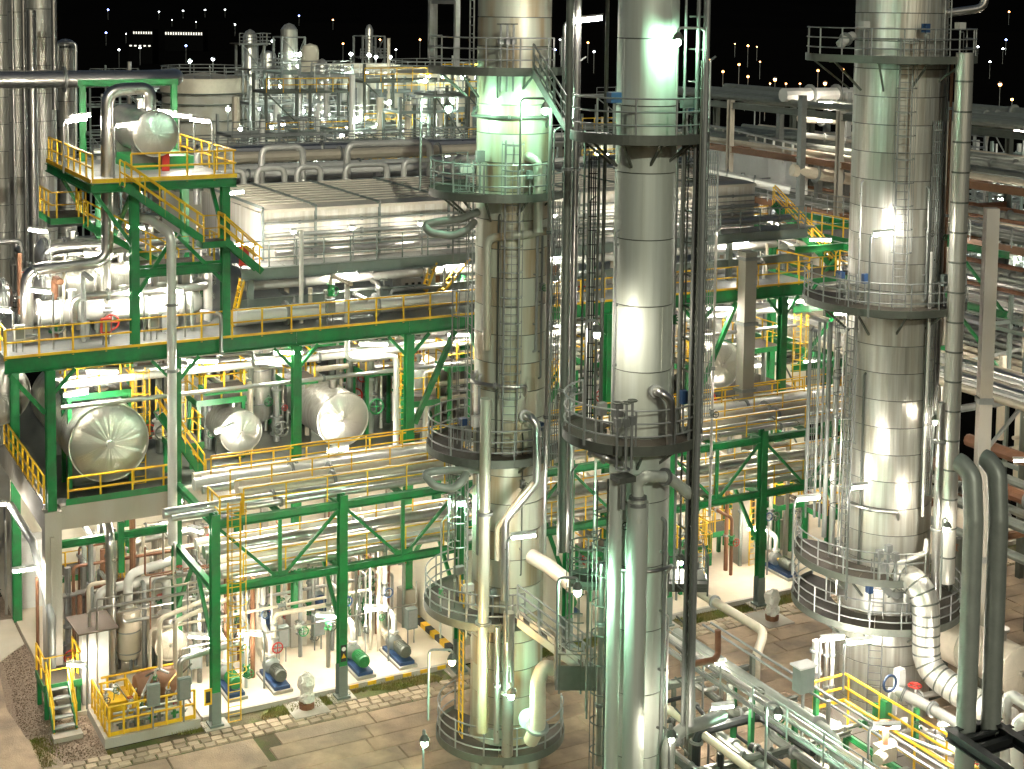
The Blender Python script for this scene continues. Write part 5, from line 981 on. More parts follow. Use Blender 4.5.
small_platform('yellow and green frame on the hall floor left of the far rack column', 40.4, 42.0, 57.4, 58.6, 2.2, legs=0); small_platform('yellow and green frame on the hall floor right of the far rack column', 47.2, 49, 58.6, 59.8, 3.0, legs=0); small_platform('yellow and green frame on the hall floor behind the slim column', 36.0, 37.6, 58.6, 60, 2.4, legs=0)
for lab, p, h_ in (('yellow ladder on the hall floor right of the far rack column', (46.0, 59.0, 0), 5), ('yellow ladder on the hall floor left of the far rack column', (41.4, 57.2, 0), 4.4), ('yellow ladder in the hall under the concrete corner', (15.0, 64.0, 0), 5), ('yellow ladder up to the platform over the largest drum', (15.6, 61.9, 7.7), 5), ('yellow ladder up the front of the lamp-striped drum platform', (27.4, 61.3, 7.7), 4.4)):
    t = thing('fixed_ladder', lab, 'ladder', p); ladder(p, (p[0], p[1], p[2]+h_), (0, -1, 0), t, 'yellow', .5)
for i in range(10):
    x = 12.9+i*.32; t = pipe('skid_tube', '%s thin upright tube from the left inside the fenced skid' % ordw(i), [(x, 55.5+rl.uniform(0, 1.6), .2), (x, 55.5+rl.uniform(0, 1.6), rl.uniform(.8, 2.0)), (x+.5, 56.5, rl.uniform(.8, 2.0))], rl.uniform(.03, .06), rl.choice(('pipe', 'pipew', 'yellow', 'steeld')), 'tubes in the skid', n=6, valves=(rl.uniform(.2, .6),))

for i, (z, r) in enumerate(((17.35, .07), (17.75, .1), (18.3, .06))): pipe('cooler_header', '%s slim header pipe from the bottom along the white cooler panels' % ordw(i), [(21.6, 63.25, z), (49, 63.25, z)], r, 'steel', 'slim header pipes on the cooler', n=8, flanges=[.06+.11*k for k in range(9)])
# ================================================================ right-hand pipe rack running away from the camera
er = thing('east_pipe_rack', 'grey and brown steel pipe rack at the right picture edge', 'pipe rack', (66, 60, 0))
for x in (65.5, 73, 81):
    for y in (36, 46, 56, 66, 76, 88, 100): MB().ibeam((x, y, -.2), (x, y, 21.6), .4, .42, (0, 1, 0)).build('column', 'conc' if x < 66 else 'steeld', er)
for z, m_ in ((6.6, 'steeld'), (10.6, 'steel'), (14.6, 'brown'), (18.0, 'brown'), (21.2, 'steeld')):
    for y in (46, 56, 66, 76, 88): MB().ibeam((65.7, y, z), (81, y, z), .3, .4).build('cross_beam', m_, er)
    for a, b in ((36, 46), (46, 56), (56, 66), (66, 76), (76, 88), (88, 100)): MB().ibeam((65.5, a+.25, z), (65.5, b-.25, z), .3, .45).build('long_beam', m_, er)
for a, b in (((65.4, 46.3, 6.8), (65.4, 55.7, 10.4)), ((65.4, 65.7, 6.8), (65.4, 56.3, 10.4)), ((65.4, 66.3, 10.8), (65.4, 75.7, 14.4)), ((73, 56.3, 3), (73, 65.7, 10))): MB().bar(a, b, .2, .2).build('diagonal', 'steel', er)
railing([(65.3, 40, 14.85), (65.3, 98, 14.85)], er, 'steel', 1.1, 1.6, .035, toe=False); railing([(65.3, 40, 10.85), (65.3, 98, 10.85)], er, 'steel', 1.1, 1.6, .035, toe=False)
rr_ = random.Random(5); lv = {6.8: 'lowest', 10.8: 'second lowest', 14.8: 'middle', 18.2: 'second highest', 21.45: 'top'}
for z in (6.8, 10.8, 14.8, 18.2, 21.45):
    x = 66.4; i = 0
    while x < 80 and i < 9:
        r = rr_.choice((.13, .2, .26, .34, .22))
        pipe('rack_pipe', '%s pipe from the left on the %s tier of the right-edge rack' % (ordw(i), lv[z]), [(x, 38, z+r), (x, 100, z+r)], r, rr_.choice(('pipeb', 'pipe', 'piped', 'piped', 'piper')), 'pipes on the right-edge rack', n=10, flanges=(.3, .5)); x += r*2+rr_.uniform(.5, 1.2); i += 1
for i, (x, y, z) in enumerate(((68, 58, 13.9), (70, 66, 17.4), (69, 74, 13.9), (71, 60, 9.9), (68, 70, 9.9), (70, 52, 6), (75, 70, 20.4))): tube_lamp('tube lamp inside the right-edge rack, number counted upward along its length: %s' % ordw(i), (x, y, z), z, (0, -.1), 1.2, 'tubel', group='lamps in the right-edge rack', pole=False, tilt=0)
# green trussed frame and pipes behind the widest column's left side
gf = thing('rear_green_frame', 'bright green trussed frame left of and behind the widest column', 'steel frame', (53, 63, 0))
for x, y in ((53.9, 60.4), (53.9, 68), (60, 62), (60, 70)): MB().ibeam((x, y, 0), (x, y, 15.5), .36, .38, (0, 1, 0)).build('column', 'green', gf)
for z in (9.0, 12.2, 15.4):
    for a, b in (((50.6, 62, z), (62, 62, z)), ((53.9, 60.4, z), (53.9, 75, z)), ((60, 56, z), (60, 75, z)), ((50.6, 68, z), (62, 68, z))): MB().ibeam(a, b, .24, .36).build('beam', 'green', gf)
for z in (9.0, 12.2):
    for x0 in (51, 54.2, 57.2): MB().bar((x0, 62, z+.1), (x0+2.9, 62, z+3.1), .14, .14).build('diagonal', 'green', gf)
    for y0 in (56.2, 60.5, 64.5): MB().bar((60, y0, z+.1), (60, y0+3.8, z+3.1), .14, .14).build('diagonal', 'green', gf)
for i in range(7): pipe('frame_pipe', '%s pale pipe from the left lying in the green frame behind the widest column' % ordw(i), [(54.6+i*.75, 40, 9.45), (54.6+i*.75, 76, 9.45)], .2+.05*(i % 3), ('pipeb', 'pipew', 'pipe')[i % 3], 'pipes in the green frame', n=10)
for i in range(6): pipe('frame_pipe', '%s level pipe from the front crossing the green frame' % ordw(i), [(51, 61.6+i*.9, 12.6), (62, 61.6+i*.9, 12.6)], .16+.04*(i % 3), ('pipew', 'pipe')[i % 2], 'crossing pipes in the green frame', n=10)
for i, (x, y, z) in enumerate(((52.5, 61, 11.9), (57, 63, 11.9), (56, 70, 14.9), (53, 64, 8.6), (59, 60, 8.7), (51.5, 62, 15.8))): tube_lamp('tube lamp in the green frame behind the widest column, %s of six' % ordw(i), (x, y, z), z, (.1, -.05), 1.2, 'tubel' if z > 14 else True, group='lamps in the green frame', pole=False, tilt=0)
small_platform('yellow-railed platform in the green frame above the deck end', 50.6, 53.6, 60.6, 63.5, 14.1); small_platform('yellow-railed platform high in the green frame', 55, 58, 63, 66, 15.6)
stair('yellow railed stairs climbing in the green frame behind the deck end', (51.0, 64.5, 17.5), (53.4, 62.0, 14.1), .8, 'green', 'yellow', (.7, .7, 0))
# ================================================================ second unit behind: air cooler with railed roof right of the slim column
zr = 18.0
A = V3((70.35, 98.01, 18.00)); B = V3((65.60, 79.50, 18.00)); d_ = (B-A).normalized(); p_ = Vector((-d_.y, d_.x, 0)); p_ = p_ if p_.x > 0 else -p_
ra = thing('rear_air_cooler', 'rear grey air cooler with white railing right of the slim column', 'air cooler', (A.x, A.y, 0))
LL = (B-A).length; nb = 6
for i in range(nb):
    a = A+d_*(LL*i/nb+.03); b = A+d_*(LL*(i+1)/nb-.03); q = [a, b, b+p_*14, a+p_*14]
    MB().add([v+Vector((0, 0, .25)) for v in q]+[v for v in q], [(0, 1, 2, 3), (0, 4, 5, 1), (1, 5, 6, 2), (2, 6, 7, 3), (3, 7, 4, 0)]).build('roof_bay', 'roof', ra)
    q = [a, b]; MB().add([a-Vector((0, 0, 2.4)), b-Vector((0, 0, 2.4)), b, a, a-Vector((0, 0, 2.4))+p_*.2, b-Vector((0, 0, 2.4))+p_*.2, b+p_*.2, a+p_*.2], [(0, 1, 2, 3), (7, 6, 5, 4), (0, 4, 5, 1), (1, 5, 6, 2), (3, 2, 6, 7)]).build('side_panel', 'white', ra)
railing([A-p_*.3-Vector((0, 0, .4)), B-p_*.3-Vector((0, 0, .4))], ra, 'pipew', 1.4, 1.6, .08); railing([A+p_*13.6+Vector((0, 0, .25)), B+p_*13.6+Vector((0, 0, .25))], ra, 'steel', 1.2, 1.6, .045)
for i in range(4):
    a = A+d_*(LL*i/3.01)+p_*1; MB().bar((a.x, a.y, -.2), (a.x, a.y, 17.9), .4, .4).build('leg', 'steel', ra)
fl = MB(); 
for i in range(5):
    c = A+d_*(LL*(i+.5)/5)+p_*4-Vector((0, 0, 5)); tube_lamp('tube lamp below the rear air cooler, %s from the left' % ordw(i), c-p_*7, c.z+.6, (.3, -.2), 1.3, True, group='lamps below the rear air cooler', pole=False, tilt=0)
for i in range(8):
    c = A-p_*(1.5+i*.9)-Vector((0, 0, 4.6)); pipe('rear_pipe', '%s pipe from the back running below the rear air cooler railing' % ordw(i), [c-d_*6, c+d_*(LL+8)], .25+.06*(i % 3), ('pipew', 'pipe', 'pipeb')[i % 3], 'pipes below the rear air cooler', n=10, flanges=(.4, .7))
small_platform('yellow-railed platform below the rear air cooler', (A-p_*6).x+4, (A-p_*6).x+8, (A-p_*6).y-8, (A-p_*6).y-5, 14.4)
tr = thing('rear_table', 'pale deck plane between the rear air cooler and the front one', 'deck', (40, 80, 13)); MB().box((22, 77, 12.6), (64, 92, 13.0)).build('deck', 'steel', tr)
for x in (24, 34, 44, 54, 62):
    for y in (78, 91): MB().bar((x, y, -.2), (x, y, 12.6), .4, .4).build('leg', 'steeld', tr)
# rack pipes and lamps on a taller frame further right
rf = thing('rear_rack', 'pale steel frame with stacked pipes left of the widest column near its top', 'steel frame', (67.42, 82.33, 16.95))
for v in ((64.29, 78.42, 13.47, 22.50), (70.54, 88.60, 11.70, 21.59), (70.97, 81.61, 12.64, 22.42), (77.63, 91.67, 13.25, 21.30)): MB().bar((v[0], v[1], 0), (v[0], v[1], v[3]), .42, .42).build('post', 'steel', rf)
for i, (a, b, r, m_) in enumerate((((65.87, 82.50, 22.26), (73.96, 82.70, 22.20), .5, 'pipew'), ((66.88, 81.82, 20.68), (73.91, 82.55, 20.25), .35, 'pipeb'), ((63.74, 78.66, 17.47), (69.70, 77.65, 16.51), .42, 'pipeb'), ((66.39, 80.85, 19.58), (72.50, 80.91, 18.90), .2, 'pipe'), ((55.39, 77.51, 17.92), (59.77, 73.91, 16.85), .3, 'pipew'), ((66.17, 80.86, 18.41), (72.47, 80.81, 17.62), .25, 'brown'))): pipe('rear_pipe', '%s pipe from the top in the pale frame left of the widest column' % ordw(i), [a, b], r, m_, 'pipes in the rear frame', n=10, flanges=(.3, .6))
for i, (p, g_) in enumerate((((67.35, 80.52, 21.73), 0), ((68.14, 80.08, 21.60), 0), ((68.81, 79.71, 21.48), 0), ((66.61, 79.67, 20.56), 0))): tube_lamp('tube lamp in the pale frame left of the widest column, %s' % ordw(i), p, p[2], (.1, -.05), 1.0, True, group='lamps in the rear frame', pole=False, tilt=0)
# ================================================================ return bends and header pipes behind the air-cooler roof
for i, (x0, x1, z0, z1, y, r) in enumerate(((22.6, 24.0, 18.9, 19.55, 73.6, .16), (24.7, 26.2, 18.9, 19.6, 73.6, .16), (26.9, 28.2, 18.9, 19.6, 73.6, .16), (29.6, 32.0, 18.9, 19.6, 73.6, .16), (33.0, 35.2, 18.9, 19.7, 73.6, .16), (36, 38.3, 18.9, 19.7, 73.6, .16), (25.5, 27.8, 19.3, 20.5, 75.2, .18), (30.5, 35.5, 19.3, 20.5, 75.6, .2), (22.0, 23.9, 19.2, 20.5, 75.2, .18))):
    pipe('return_bend', '%s white pipe hoop from the left behind the air-cooler roof, %s' % (ordw(i % 6), 'low row' if i < 6 else 'tall row'), [(x0, y, z0-1.5), (x0, y, z1), (x1, y, z1), (x1, y, z0-1.5)], r, 'pipew', 'pipe hoops behind the air cooler')
for i, (y, z, r, m_) in enumerate(((76.5, 19.0, .2, 'pipew'), (78, 18.6, .3, 'pipe'), (80, 18.9, .25, 'pipew'), (83, 19.2, .35, 'pipeb'), (86, 19.3, .3, 'pipe'), (89, 18.8, .2, 'pipew'))): pipe('header_pipe', '%s long header pipe counted from the front behind the air-cooler roof' % ordw(i), [(20, y, z), (46, y, z)], r, m_, 'header pipes behind the air cooler', n=10, flanges=(.2, .5, .75))
dk = thing('rear_walkway', 'dark railed walkway crossing behind the air-cooler hoops', 'walkway', (20, 92, 18.5)); MB().box((19, 92, 18.2), (60, 94.5, 18.45)).build('deck', 'steeld', dk); railing([(19, 92.1, 18.45), (60, 92.1, 18.45)], dk, 'steel', 1.1, 2.0, .04); railing([(19, 94.4, 18.45), (60, 94.4, 18.45)], dk, 'steel', 1.1, 2.0, .04)
for x in (22, 30, 38, 46, 54): MB().bar((x, 93, -.2), (x, 93, 18.2), .35, .35).build('leg', 'steeld', dk)
# ================================================================ far process units
def lattice(label, v, w, m='steel', nlev=None, core=None, lamps=()):
    x, y, z0, z1 = v; z0 = 0; t = thing('lattice_tower', label, 'tower', (x, y, 0), 'far lattice towers'); h = z1
    for sx in (-1, 1):
        for sy in (-1, 1): MB().bar((x+sx*w/2, y+sy*w/2, 0), (x+sx*w/2, y+sy*w/2, h), .22, .22).build('leg', m, t)
    n = int(h/2.7)
    for i in range(1, n+1):
        z = h*i/n; b = MB()
        for s in (-1, 1): b.bar((x-w/2, y+s*w/2, z), (x+w/2, y+s*w/2, z), .14, .14); b.bar((x+s*w/2, y-w/2, z), (x+s*w/2, y+w/2, z), .14, .14)
        b.bar((x-w/2, y-w/2, z), (x+w/2, y-w/2, z-h/n), .1, .1); b.bar((x+w/2, y-w/2, z), (x+w/2, y+w/2, z-h/n), .1, .1); b.build('bracing', m, t)
        if i % 2 == 0:
            MB().box((x-w/2-.5, y-w/2-.5, z), (x+w/2+.5, y+w/2+.5, z+.1)).build('deck', 'grate', t); railing([(x-w/2-.5, y-w/2-.5, z), (x+w/2+.5, y-w/2-.5, z), (x+w/2+.5, y+w/2+.5, z)], t, m, 1.1, 1.4, .05)
    if core: MB().lathe([(core, 0), (core, h+.8), (core*.6, h+1.3), (.05, h+1.5)], (x, y, 0), 18).build('core_vessel', 'clad', t)
    return t
lattice('left one of two lit lattice towers on the skyline left of centre', (47.74, 144.37, 13.51, 24.14), 2.2, core=.7); lattice('right one of two lit lattice towers on the skyline left of centre', (54.62, 152.04, 12.59, 24.69), 2.6, core=.9)
lattice('slim lattice tower above the far cooler row', (73.89, 175.87, 13.65, 24.33), 3.0, core=.5); lattice('low lattice frame near the round tank', (45.51, 134.12, 14.49, 21.98), 2.0); lattice('low lattice frame in the lit far yard left of the central columns', (48.67, 126.74, 15.04, 21.81), 2.4, core=.6)
c = (43.65, 146.53, 18.46)
tk = thing('storage_tank', 'round tank with a brownish lit rim behind the tower platform', 'tank', (c[0], c[1], 0)); zt = 20.77
MB().lathe([(4.15, 0), (4.15, zt-1.6)], (c[0], c[1], 0), 40).build('shell', 'conc', tk); MB().lathe([(4.3, zt-1.5), (4.3, zt), (4.2, zt), (.1, zt+.5)], (c[0], c[1], 0), 40).build('rim', 'pipeb', tk)
for z in (zt-1.55, zt-2.6, zt-4.2): MB().lathe([(4.16, z), (4.6, z), (4.6, z+.12), (4.16, z+.12)], (c[0], c[1], 0), 40, smooth=False).build('ring', 'steeld', tk)
railing(arc((c[0], c[1], zt), 4.2, 0, 355), tk, 'steel', 1.1, 1.6, .05, toe=False)
fc = thing('far_air_cooler', 'far row of lit white cooler boxes on a dark trestle, left of centre', 'air cooler', (53.94, 141.01, 18.61))
a = V3((59.00, 155.49, 19.88)); b = V3((56.41, 122.86, 21.66)); dd = (b-a)/8
for i in range(8):
    q = a+dd*i; e = dd*.96; n_ = Vector((-dd.y, dd.x, 0)).normalized()*7
    q.z = 19.67; h_ = Vector((0, 0, 2.0))
    MB().add([q, q+e, q+e+n_, q+n_, q+h_, q+e+h_, q+e+n_+h_, q+n_+h_], [(0, 3, 2, 1), (4, 5, 6, 7), (0, 1, 5, 4), (1, 2, 6, 5), (2, 3, 7, 6), (3, 0, 4, 7)]).build('cooler_box', 'wall', fc)
    c_ = q+e*.5; MB().add([q-h_*.1, q+e-h_*.1, c_-h_*1.1, c_-h_*1.1+n_*.3, q-h_*.1+n_, q+e-h_*.1+n_], [(0, 2, 1), (3, 4, 5), (0, 4, 3, 2), (1, 2, 3, 5)]).build('fan_hopper', 'steel', fc)
    MB().bar((q.x, q.y, 0), (q.x, q.y, q.z), .3, .3).bar(q-h_*.2, q+e-h_*1.9, .12, .12).build('leg', 'steel', fc)
wtk = thing('storage_tank', 'pale boxy tank right of the far cooler row, lit green', 'tank', (55.96, 117.22, 19.57)); v = (56.10, 117.13, 18.27, 20.53); MB().lathe([(2.9, 0), (2.9, v[3]), (.1, v[3]+.5)], (v[0], v[1], 0), 30).build('shell', 'wall', wtk); MB().lathe([(2.95, v[3]-.2), (3.2, v[3]-.2), (3.2, v[3]), (2.95, v[3])], (v[0], v[1], 0), 30, smooth=False).build('ring', 'steel', wtk)
v = (60.16, 126.51, 20.70, 22.01); wtk = thing('storage_tank', 'higher pale tank top above the boxy tank, right of the far cooler row', 'tank', (v[0], v[1], 0)); MB().lathe([(4.6, 0), (4.6, v[3]), (.1, v[3]+.4)], (v[0], v[1], 0), 34).build('shell', 'wall', wtk); railing(arc((v[0], v[1], v[3]), 4.5, 0, 355), wtk, 'steel', 1.1, 1.8, .05, toe=False)
v = (21.33, 97.26, 18.59, 23.60)
rk = random.Random(21)
def far_crowd(n, pxr, pyr, dr, label, group):
    L_ = []
    for i in range(n): L_.append((rk.uniform(*pxr), rk.uniform(*pyr), rk.uniform(*dr)))
    return L_
def farpipe(lab, p, L, r, m_, group, up):
    p = V3(p); q = p+(Vector((0, 0, L)) if up else Vector((L, rk.uniform(-.2, .2), 0)))
    pipe('far_pipe', lab, [p, q], r, m_, group, n=8)
FP = [(37.11, 115.77, 17.19), (39.23, 120.23, 16.25), (41.75, 124.64, 17.01), (38.72, 112.64, 17.41), (41.34, 117.97, 16.38), (39.21, 108.91, 16.93), (45.13, 122.80, 16.71), (42.49, 112.86, 17.11), (46.39, 119.82, 16.57), (45.09, 113.78, 17.61), (44.58, 109.49, 17.49), (48.66, 116.39, 17.30), (47.32, 110.27, 17.18), (49.93, 113.43, 17.34), (48.48, 107.38, 17.39), (48.76, 104.98, 17.74), (50.71, 106.17, 17.27), (52.71, 107.38, 17.42), (51.01, 101.47, 17.51), (33.60, 106.27, 17.35)]
for i, p in enumerate(FP):
    up = i % 2 == 0
    farpipe('far pipe of the lit yard behind the air cooler, %s from the left, %s' % (str(i+1)+('st' if i == 0 else 'nd' if i == 1 else 'rd' if i == 2 else 'th'), 'upright' if up else 'level'), p, rk.uniform(3, 6) if up else rk.uniform(6, 14), rk.uniform(.15, .4), rk.choice(('pipew', 'pipe', 'pipeb')), 'far yard pipes', up)
# far yard slab so that the far lamps have something to light
sheet('far_yard', [(20, 104), (140, 104), (210, 260), (60, 260)], GZ+.01, .05, 'slab')
fd = thing('far_deck', 'dark long deck carrying pipes in the far yard left of centre', 'deck', (40, 112, 12)); MB().box((30, 108, 14.2), (80, 118, 14.5)).build('deck', 'steeld', fd); railing([(30, 108, 14.5), (80, 108, 14.5)], fd, 'steel', 1.1, 2.2, .05)
for x in (32, 42, 52, 62, 72): MB().bar((x, 113, -.2), (x, 113, 14.2), .4, .4).build('leg', 'steeld', fd)
# lamps: each far lamp is a head on a post
def far_lamp(label, p, m, r=.22, ph=6, group='far lamps'):
    t = thing('far_lamp', label, 'lamp', p, group); p = V3(p); MB().cyl(p-Vector((0, 0, ph)), p, .07, 6).build('pole', 'steel', t); MB().ball(p+Vector((0, 0, .1)), r, 8).build('lamp_head', m, t)
    MB().lathe([(r*.5, r*1.9), (r*1.5, r*1.1), (r*1.5, r*1.0)], p, 8).build('lamp_hood', 'steel', t)
near_l = [(48.14, 144.64, 24.35), (55.07, 149.89, 22.84), (53.81, 147.05, 21.69), (56.57, 162.85, 23.89), (47.14, 133.43, 20.41), (43.93, 129.45, 20.21), (41.96, 124.70, 18.93), (45.41, 122.83, 18.80), (41.34, 119.24, 17.78), (41.15, 115.97, 18.29), (47.25, 121.82, 18.57), (45.25, 117.13, 17.76), (44.63, 111.75, 17.62), (64.37, 158.52, 22.53), (64.23, 152.91, 22.60), (62.94, 147.90, 22.56), (63.46, 145.35, 22.65), (54.01, 141.22, 21.42), (54.84, 137.37, 21.58), (55.37, 132.53, 21.60), (55.39, 126.83, 21.67), (55.94, 119.71, 21.81), (57.19, 119.04, 21.83), (58.67, 118.24, 21.85), (53.90, 106.92, 19.45), (50.34, 108.80, 18.99), (47.21, 110.44, 18.47), (45.80, 101.98, 17.33), (37.41, 115.67, 18.00), (42.70, 135.63, 18.19), (53.46, 175.69, 21.39), (51.01, 176.99, 21.11), (43.44, 114.67, 17.59), (47.02, 127.70, 19.17)]
for i, p in enumerate(near_l): far_lamp('%s lit lamp of the far process yard left of centre, counted in order' % (str(i+1)+('st' if i == 0 else 'nd' if i == 1 else 'rd' if i == 2 else 'th')), p, 'farg' if i % 3 else 'farw', .2, 4 if i > 12 else 2, 'lamps of the far process yard')
for i, (p, m_) in enumerate((((212.21, 910.73, 24.21), 'farb'), ((163.94, 707.98, 14.27), 'farb'), ((120.80, 503.21, 12.56), 'farw'), ((132.11, 519.92, 12.73), 'farw'), ((146.26, 512.38, 13.64), 'farb'), ((248.49, 776.67, 17.49), 'farw'), ((313.74, 855.87, 22.10), 'farb'), ((331.77, 845.98, 19.96), 'faro'), ((187.07, 467.79, 15.55), 'faro'), ((198.04, 462.02, 17.05), 'faro'), ((208.67, 478.86, 14.56), 'farw'), ((210.79, 477.59, 13.20), 'farw'), ((201.47, 437.44, 17.66), 'faro'), ((199.74, 347.18, 17.18), 'farb'), ((219.40, 359.30, 16.22), 'farw'), ((233.55, 386.03, 18.06), 'faro'),
        ((197.44, 268.46, 14.70), 'faro'), ((206.68, 274.98, 15.94), 'faro'), ((196.16, 257.70, 14.10), 'faro'), ((215.98, 258.52, 15.19), 'faro'), ((220.86, 255.91, 15.49), 'faro'), ((156.48, 210.47, 11.45), 'faro'), ((459.70, 435.15, 18.15), 'farb'), ((458.54, 435.45, 14.52), 'farw'), ((464.68, 454.95, 14.76), 'farw'), ((393.29, 379.20, 11.74), 'farw'), ((537.90, 508.00, 29.64), 'faro'), ((199.86, 187.28, 13.31), 'faro'), ((92.51, 120.28, 19.09), 'farw'), ((257.68, 338.89, 18.47), 'faro'), ((319.08, 1194.76, 21.87), 'farw'), ((336.13, 1185.67, 22.93), 'farw'), ((351.76, 1177.35, 23.96), 'farw'), ((365.95, 1169.73, 24.17), 'farw'))):
    far_lamp('distant %s lamp, %s from the left along the dark skyline' % ({'farb': 'blue', 'farw': 'white', 'faro': 'orange'}[m_], str(i+1)+'th' if i > 2 else ordw(i)), p, m_, .14+.0003*(V3(p)-Vector((0, 0, 28))).length, 6, 'distant lamps')
def far_building(label, p, w, h, d, rows, cols, m='hill', wm='win', rot=0):
    x, y, z = p; t = thing('far_building', label, 'building', (x, y, 0), 'far buildings'); e = R0
    o = Vector((x, y, 0)); f = F0
    MB().add([o, o+e*w, o+e*w+f*d, o+f*d]+[v+Vector((0, 0, z+h)) for v in (o, o+e*w, o+e*w+f*d, o+f*d)], [(4, 5, 6, 7), (0, 1, 5, 4), (1, 2, 6, 5), (2, 3, 7, 6), (3, 0, 4, 7)]).build('wall', m, t)
    for r_ in range(rows):
        for c_ in range(cols):
            a = o+e*(w*(c_+.12)/cols)-f*.15+Vector((0, 0, z+h*(r_+.2)/rows)); s = w*.5/cols; hh = h*.4/rows
            MB().add([a, a+e*s, a+e*s+Vector((0, 0, hh)), a+Vector((0, 0, hh))], [(0, 1, 2, 3)]).build('window', wm, t)
far_building('distant dark building with a row of lit windows at the upper left', (225.12, 902.45, 9.35), 12, 3.5, 14, 1, 8); far_building('distant dark building with the longer row of lit windows at the upper left', (242.13, 893.26, 9.00), 23, 4, 14, 1, 15); far_building('distant dark shed with a lit strip below the window rows', (173.29, 702.37, 7.85), 11, 1.6, 12, 1, 5)
pass
for i, p in enumerate(((182.77, 235.98, 9.10), (204.40, 258.89, 13.31), (196.75, 259.44, 11.64), (184.33, 236.49, 11.43), (243.79, 231.96, 13.10), (213.98, 253.66, 12.58))): far_lamp('orange yard lamp lighting the far sheds, %s from the left' % ordw(i), p, 'faro', .35, 5, 'orange yard lamps')
# ================================================================ low pipe track at the lower right
pipe('track_pipe', 'buff pipe stepping down over the road at the lower right', [(36.99, 51.6, 3), (37.0, 46.6, 3), (36.3, 46.2, 2.2), (36.3, 46.2, -.0), (36.3, 38, -.0)], .19, 'pipeb', flanges=(.1, .55))
pipe('track_pipe', 'dark thick pipe slanting along the road and bending down at the lower right', [(33.8, 48.2, 2.9), (33.8, 38.4, 2.9), (33.8, 38.4, 0), (33.8, 36, 0)], .26, 'piped', flanges=(.6,))
for i, (x, z, m_, r) in enumerate(((30.4, 4.6, 'steel', .07), (30.9, 4.6, 'steel', .05), (31.7, 4.2, 'pipe', .09), (34.6, 3.4, 'steel', .05), (35.0, 3.4, 'steel', .05))): pipe('track_pipe', '%s thin line from the left running along the lower right track' % ordw(i), [(x, 47.5, z), (x, 30, z)], r, m_, 'thin lines on the track')
for i, (x, z, r, m_, y1) in enumerate(((30.2, 2.6, .15, 'pipeb', 44), (31.2, 2.2, .16, 'piped', 43.2), (32.3, 1.0, .2, 'piped', 42), (34.6, .9, .2, 'pipeb', 41.5), (35.3, .9, .14, 'pipe', 43), (38.4, 1.1, .22, 'pipeb', 42.4), (39.4, 1.2, .18, 'pipew', 41.5), (40.6, 1.0, .16, 'piped', 40.5))): pipe('track_pipe', '%s thick pipe from the left lying in the lower right track' % ordw(i), [(x, y1, z-1.2), (x, y1-.4, z), (x, 28, z)], r, m_, 'thick pipes on the track', flanges=(.2, .5))
tf = thing('track_trestle', 'green and grey trestle posts under the lower right pipe track', 'steel frame', (33, 42, 0))
for i, (x, y, z, m_) in enumerate(((30.3, 44.5, 4.5, 'green'), (31.7, 40.5, 4.2, 'green'), (33.2, 43.5, 3.0, 'green'), (33.4, 40.2, 3.0, 'green'), (35.2, 41.2, 3.3, 'green'), (34.8, 44.5, 3.3, 'steeld'), (37.9, 41.0, 2.2, 'green'), (39, 40, 2.2, 'green'))): MB().bar((x, y, -.15), (x, y, z), .16, .16).build('post', m_, tf)
for y in (46, 43, 40, 37, 34): MB().ibeam((29.6, y, 2.0), (35.8, y, 2.0), .16, .2).build('cross_beam', 'steeld', tf); MB().bar((32.2, y, -.15), (32.2, y, 1.9), .14, .14).build('post', 'steeld', tf)
railing([(30.0, 47.3, 4.7), (30.0, 31, 4.7)], tf, 'steel', 1.0, 1.8, .022, toe=False)
yw = thing('track_walkway', 'green-edged walkway with bright yellow handrails at the lower right', 'walkway', (36.5, 39, 1.9))
for y in range(30, 42, 2): MB().box((35.9, y, 1.85), (37.3, y+1.96, 1.9)).build('grating', 'grate', yw)
for x in (35.85, 37.35): MB().ibeam((x, 30, 1.75), (x, 42, 1.75), .12, .22).build('edge_beam', 'green', yw)
railing([(37.35, 30, 1.9), (37.35, 42.1, 1.9), (35.85, 42.1, 1.9)], yw, 'yellow', 1.1, 1.7, .04); railing([(35.85, 30, 1.9), (35.85, 40.4, 1.9)], yw, 'yellow', 1.1, 1.7, .04, toe=False)
for x, y in ((35.9, 41.9), (37.3, 41.9), (37.3, 38), (37.3, 34)): MB().bar((x, y, -.15), (x, y, 1.75), .16, .16).build('leg', 'green', yw)
vb = thing('valve_station', 'cream valve block with a rusty handwheel at the lower right', 'valve', (34.12, 36.39, 3.38)); p = V3((34.12, 36.39, 3.31)); MB().cbox(p, (.6, .5, .5)).cyl(p-Vector((.6, .3, 0)), p+Vector((.6, .3, 0)), .2, 10).build('body', 'pipeb', vb); MB().cyl(p, p+Vector((0, 0, 1.0)), .1, 8).build('stem', 'piper', vb); MB().ring(p+Vector((0, 0, 1.0)), .25, .04).cyl(p+Vector((-.25, 0, 1.0)), p+Vector((.25, 0, 1.0)), .03, 5).build('handwheel', 'piper', vb)
vb = thing('control_valve', 'control valve with blue wheel in front of the flared skirt', 'valve', (37.86, 40.09, 3.57)); p = V3((37.85, 40.06, 3.13)); MB().cyl(p-Vector((0, 0, .9)), p, .18, 10).cbox(p+Vector((.3, 0, .3)), (.3, .3, .9)).build('body', 'pipew', vb); MB().ring(p+Vector((-.35, -.2, .4)), .3, .05, 14, 'y').build('handwheel', 'blue', vb); MB().bar(p-Vector((.5, .2, 2.6)), p-Vector((.5, .2, .2)), .3, .3).build('green_post', 'green', vb)
pipe('track_pipe', 'cream pipe leaving the control valve toward the gooseneck pipes', [(37.95, 40.00, 3.13), (38.52, 39.10, 2.82), (38.69, 37.29, 2.72)], .2, 'pipew', flanges=(.1, .5))
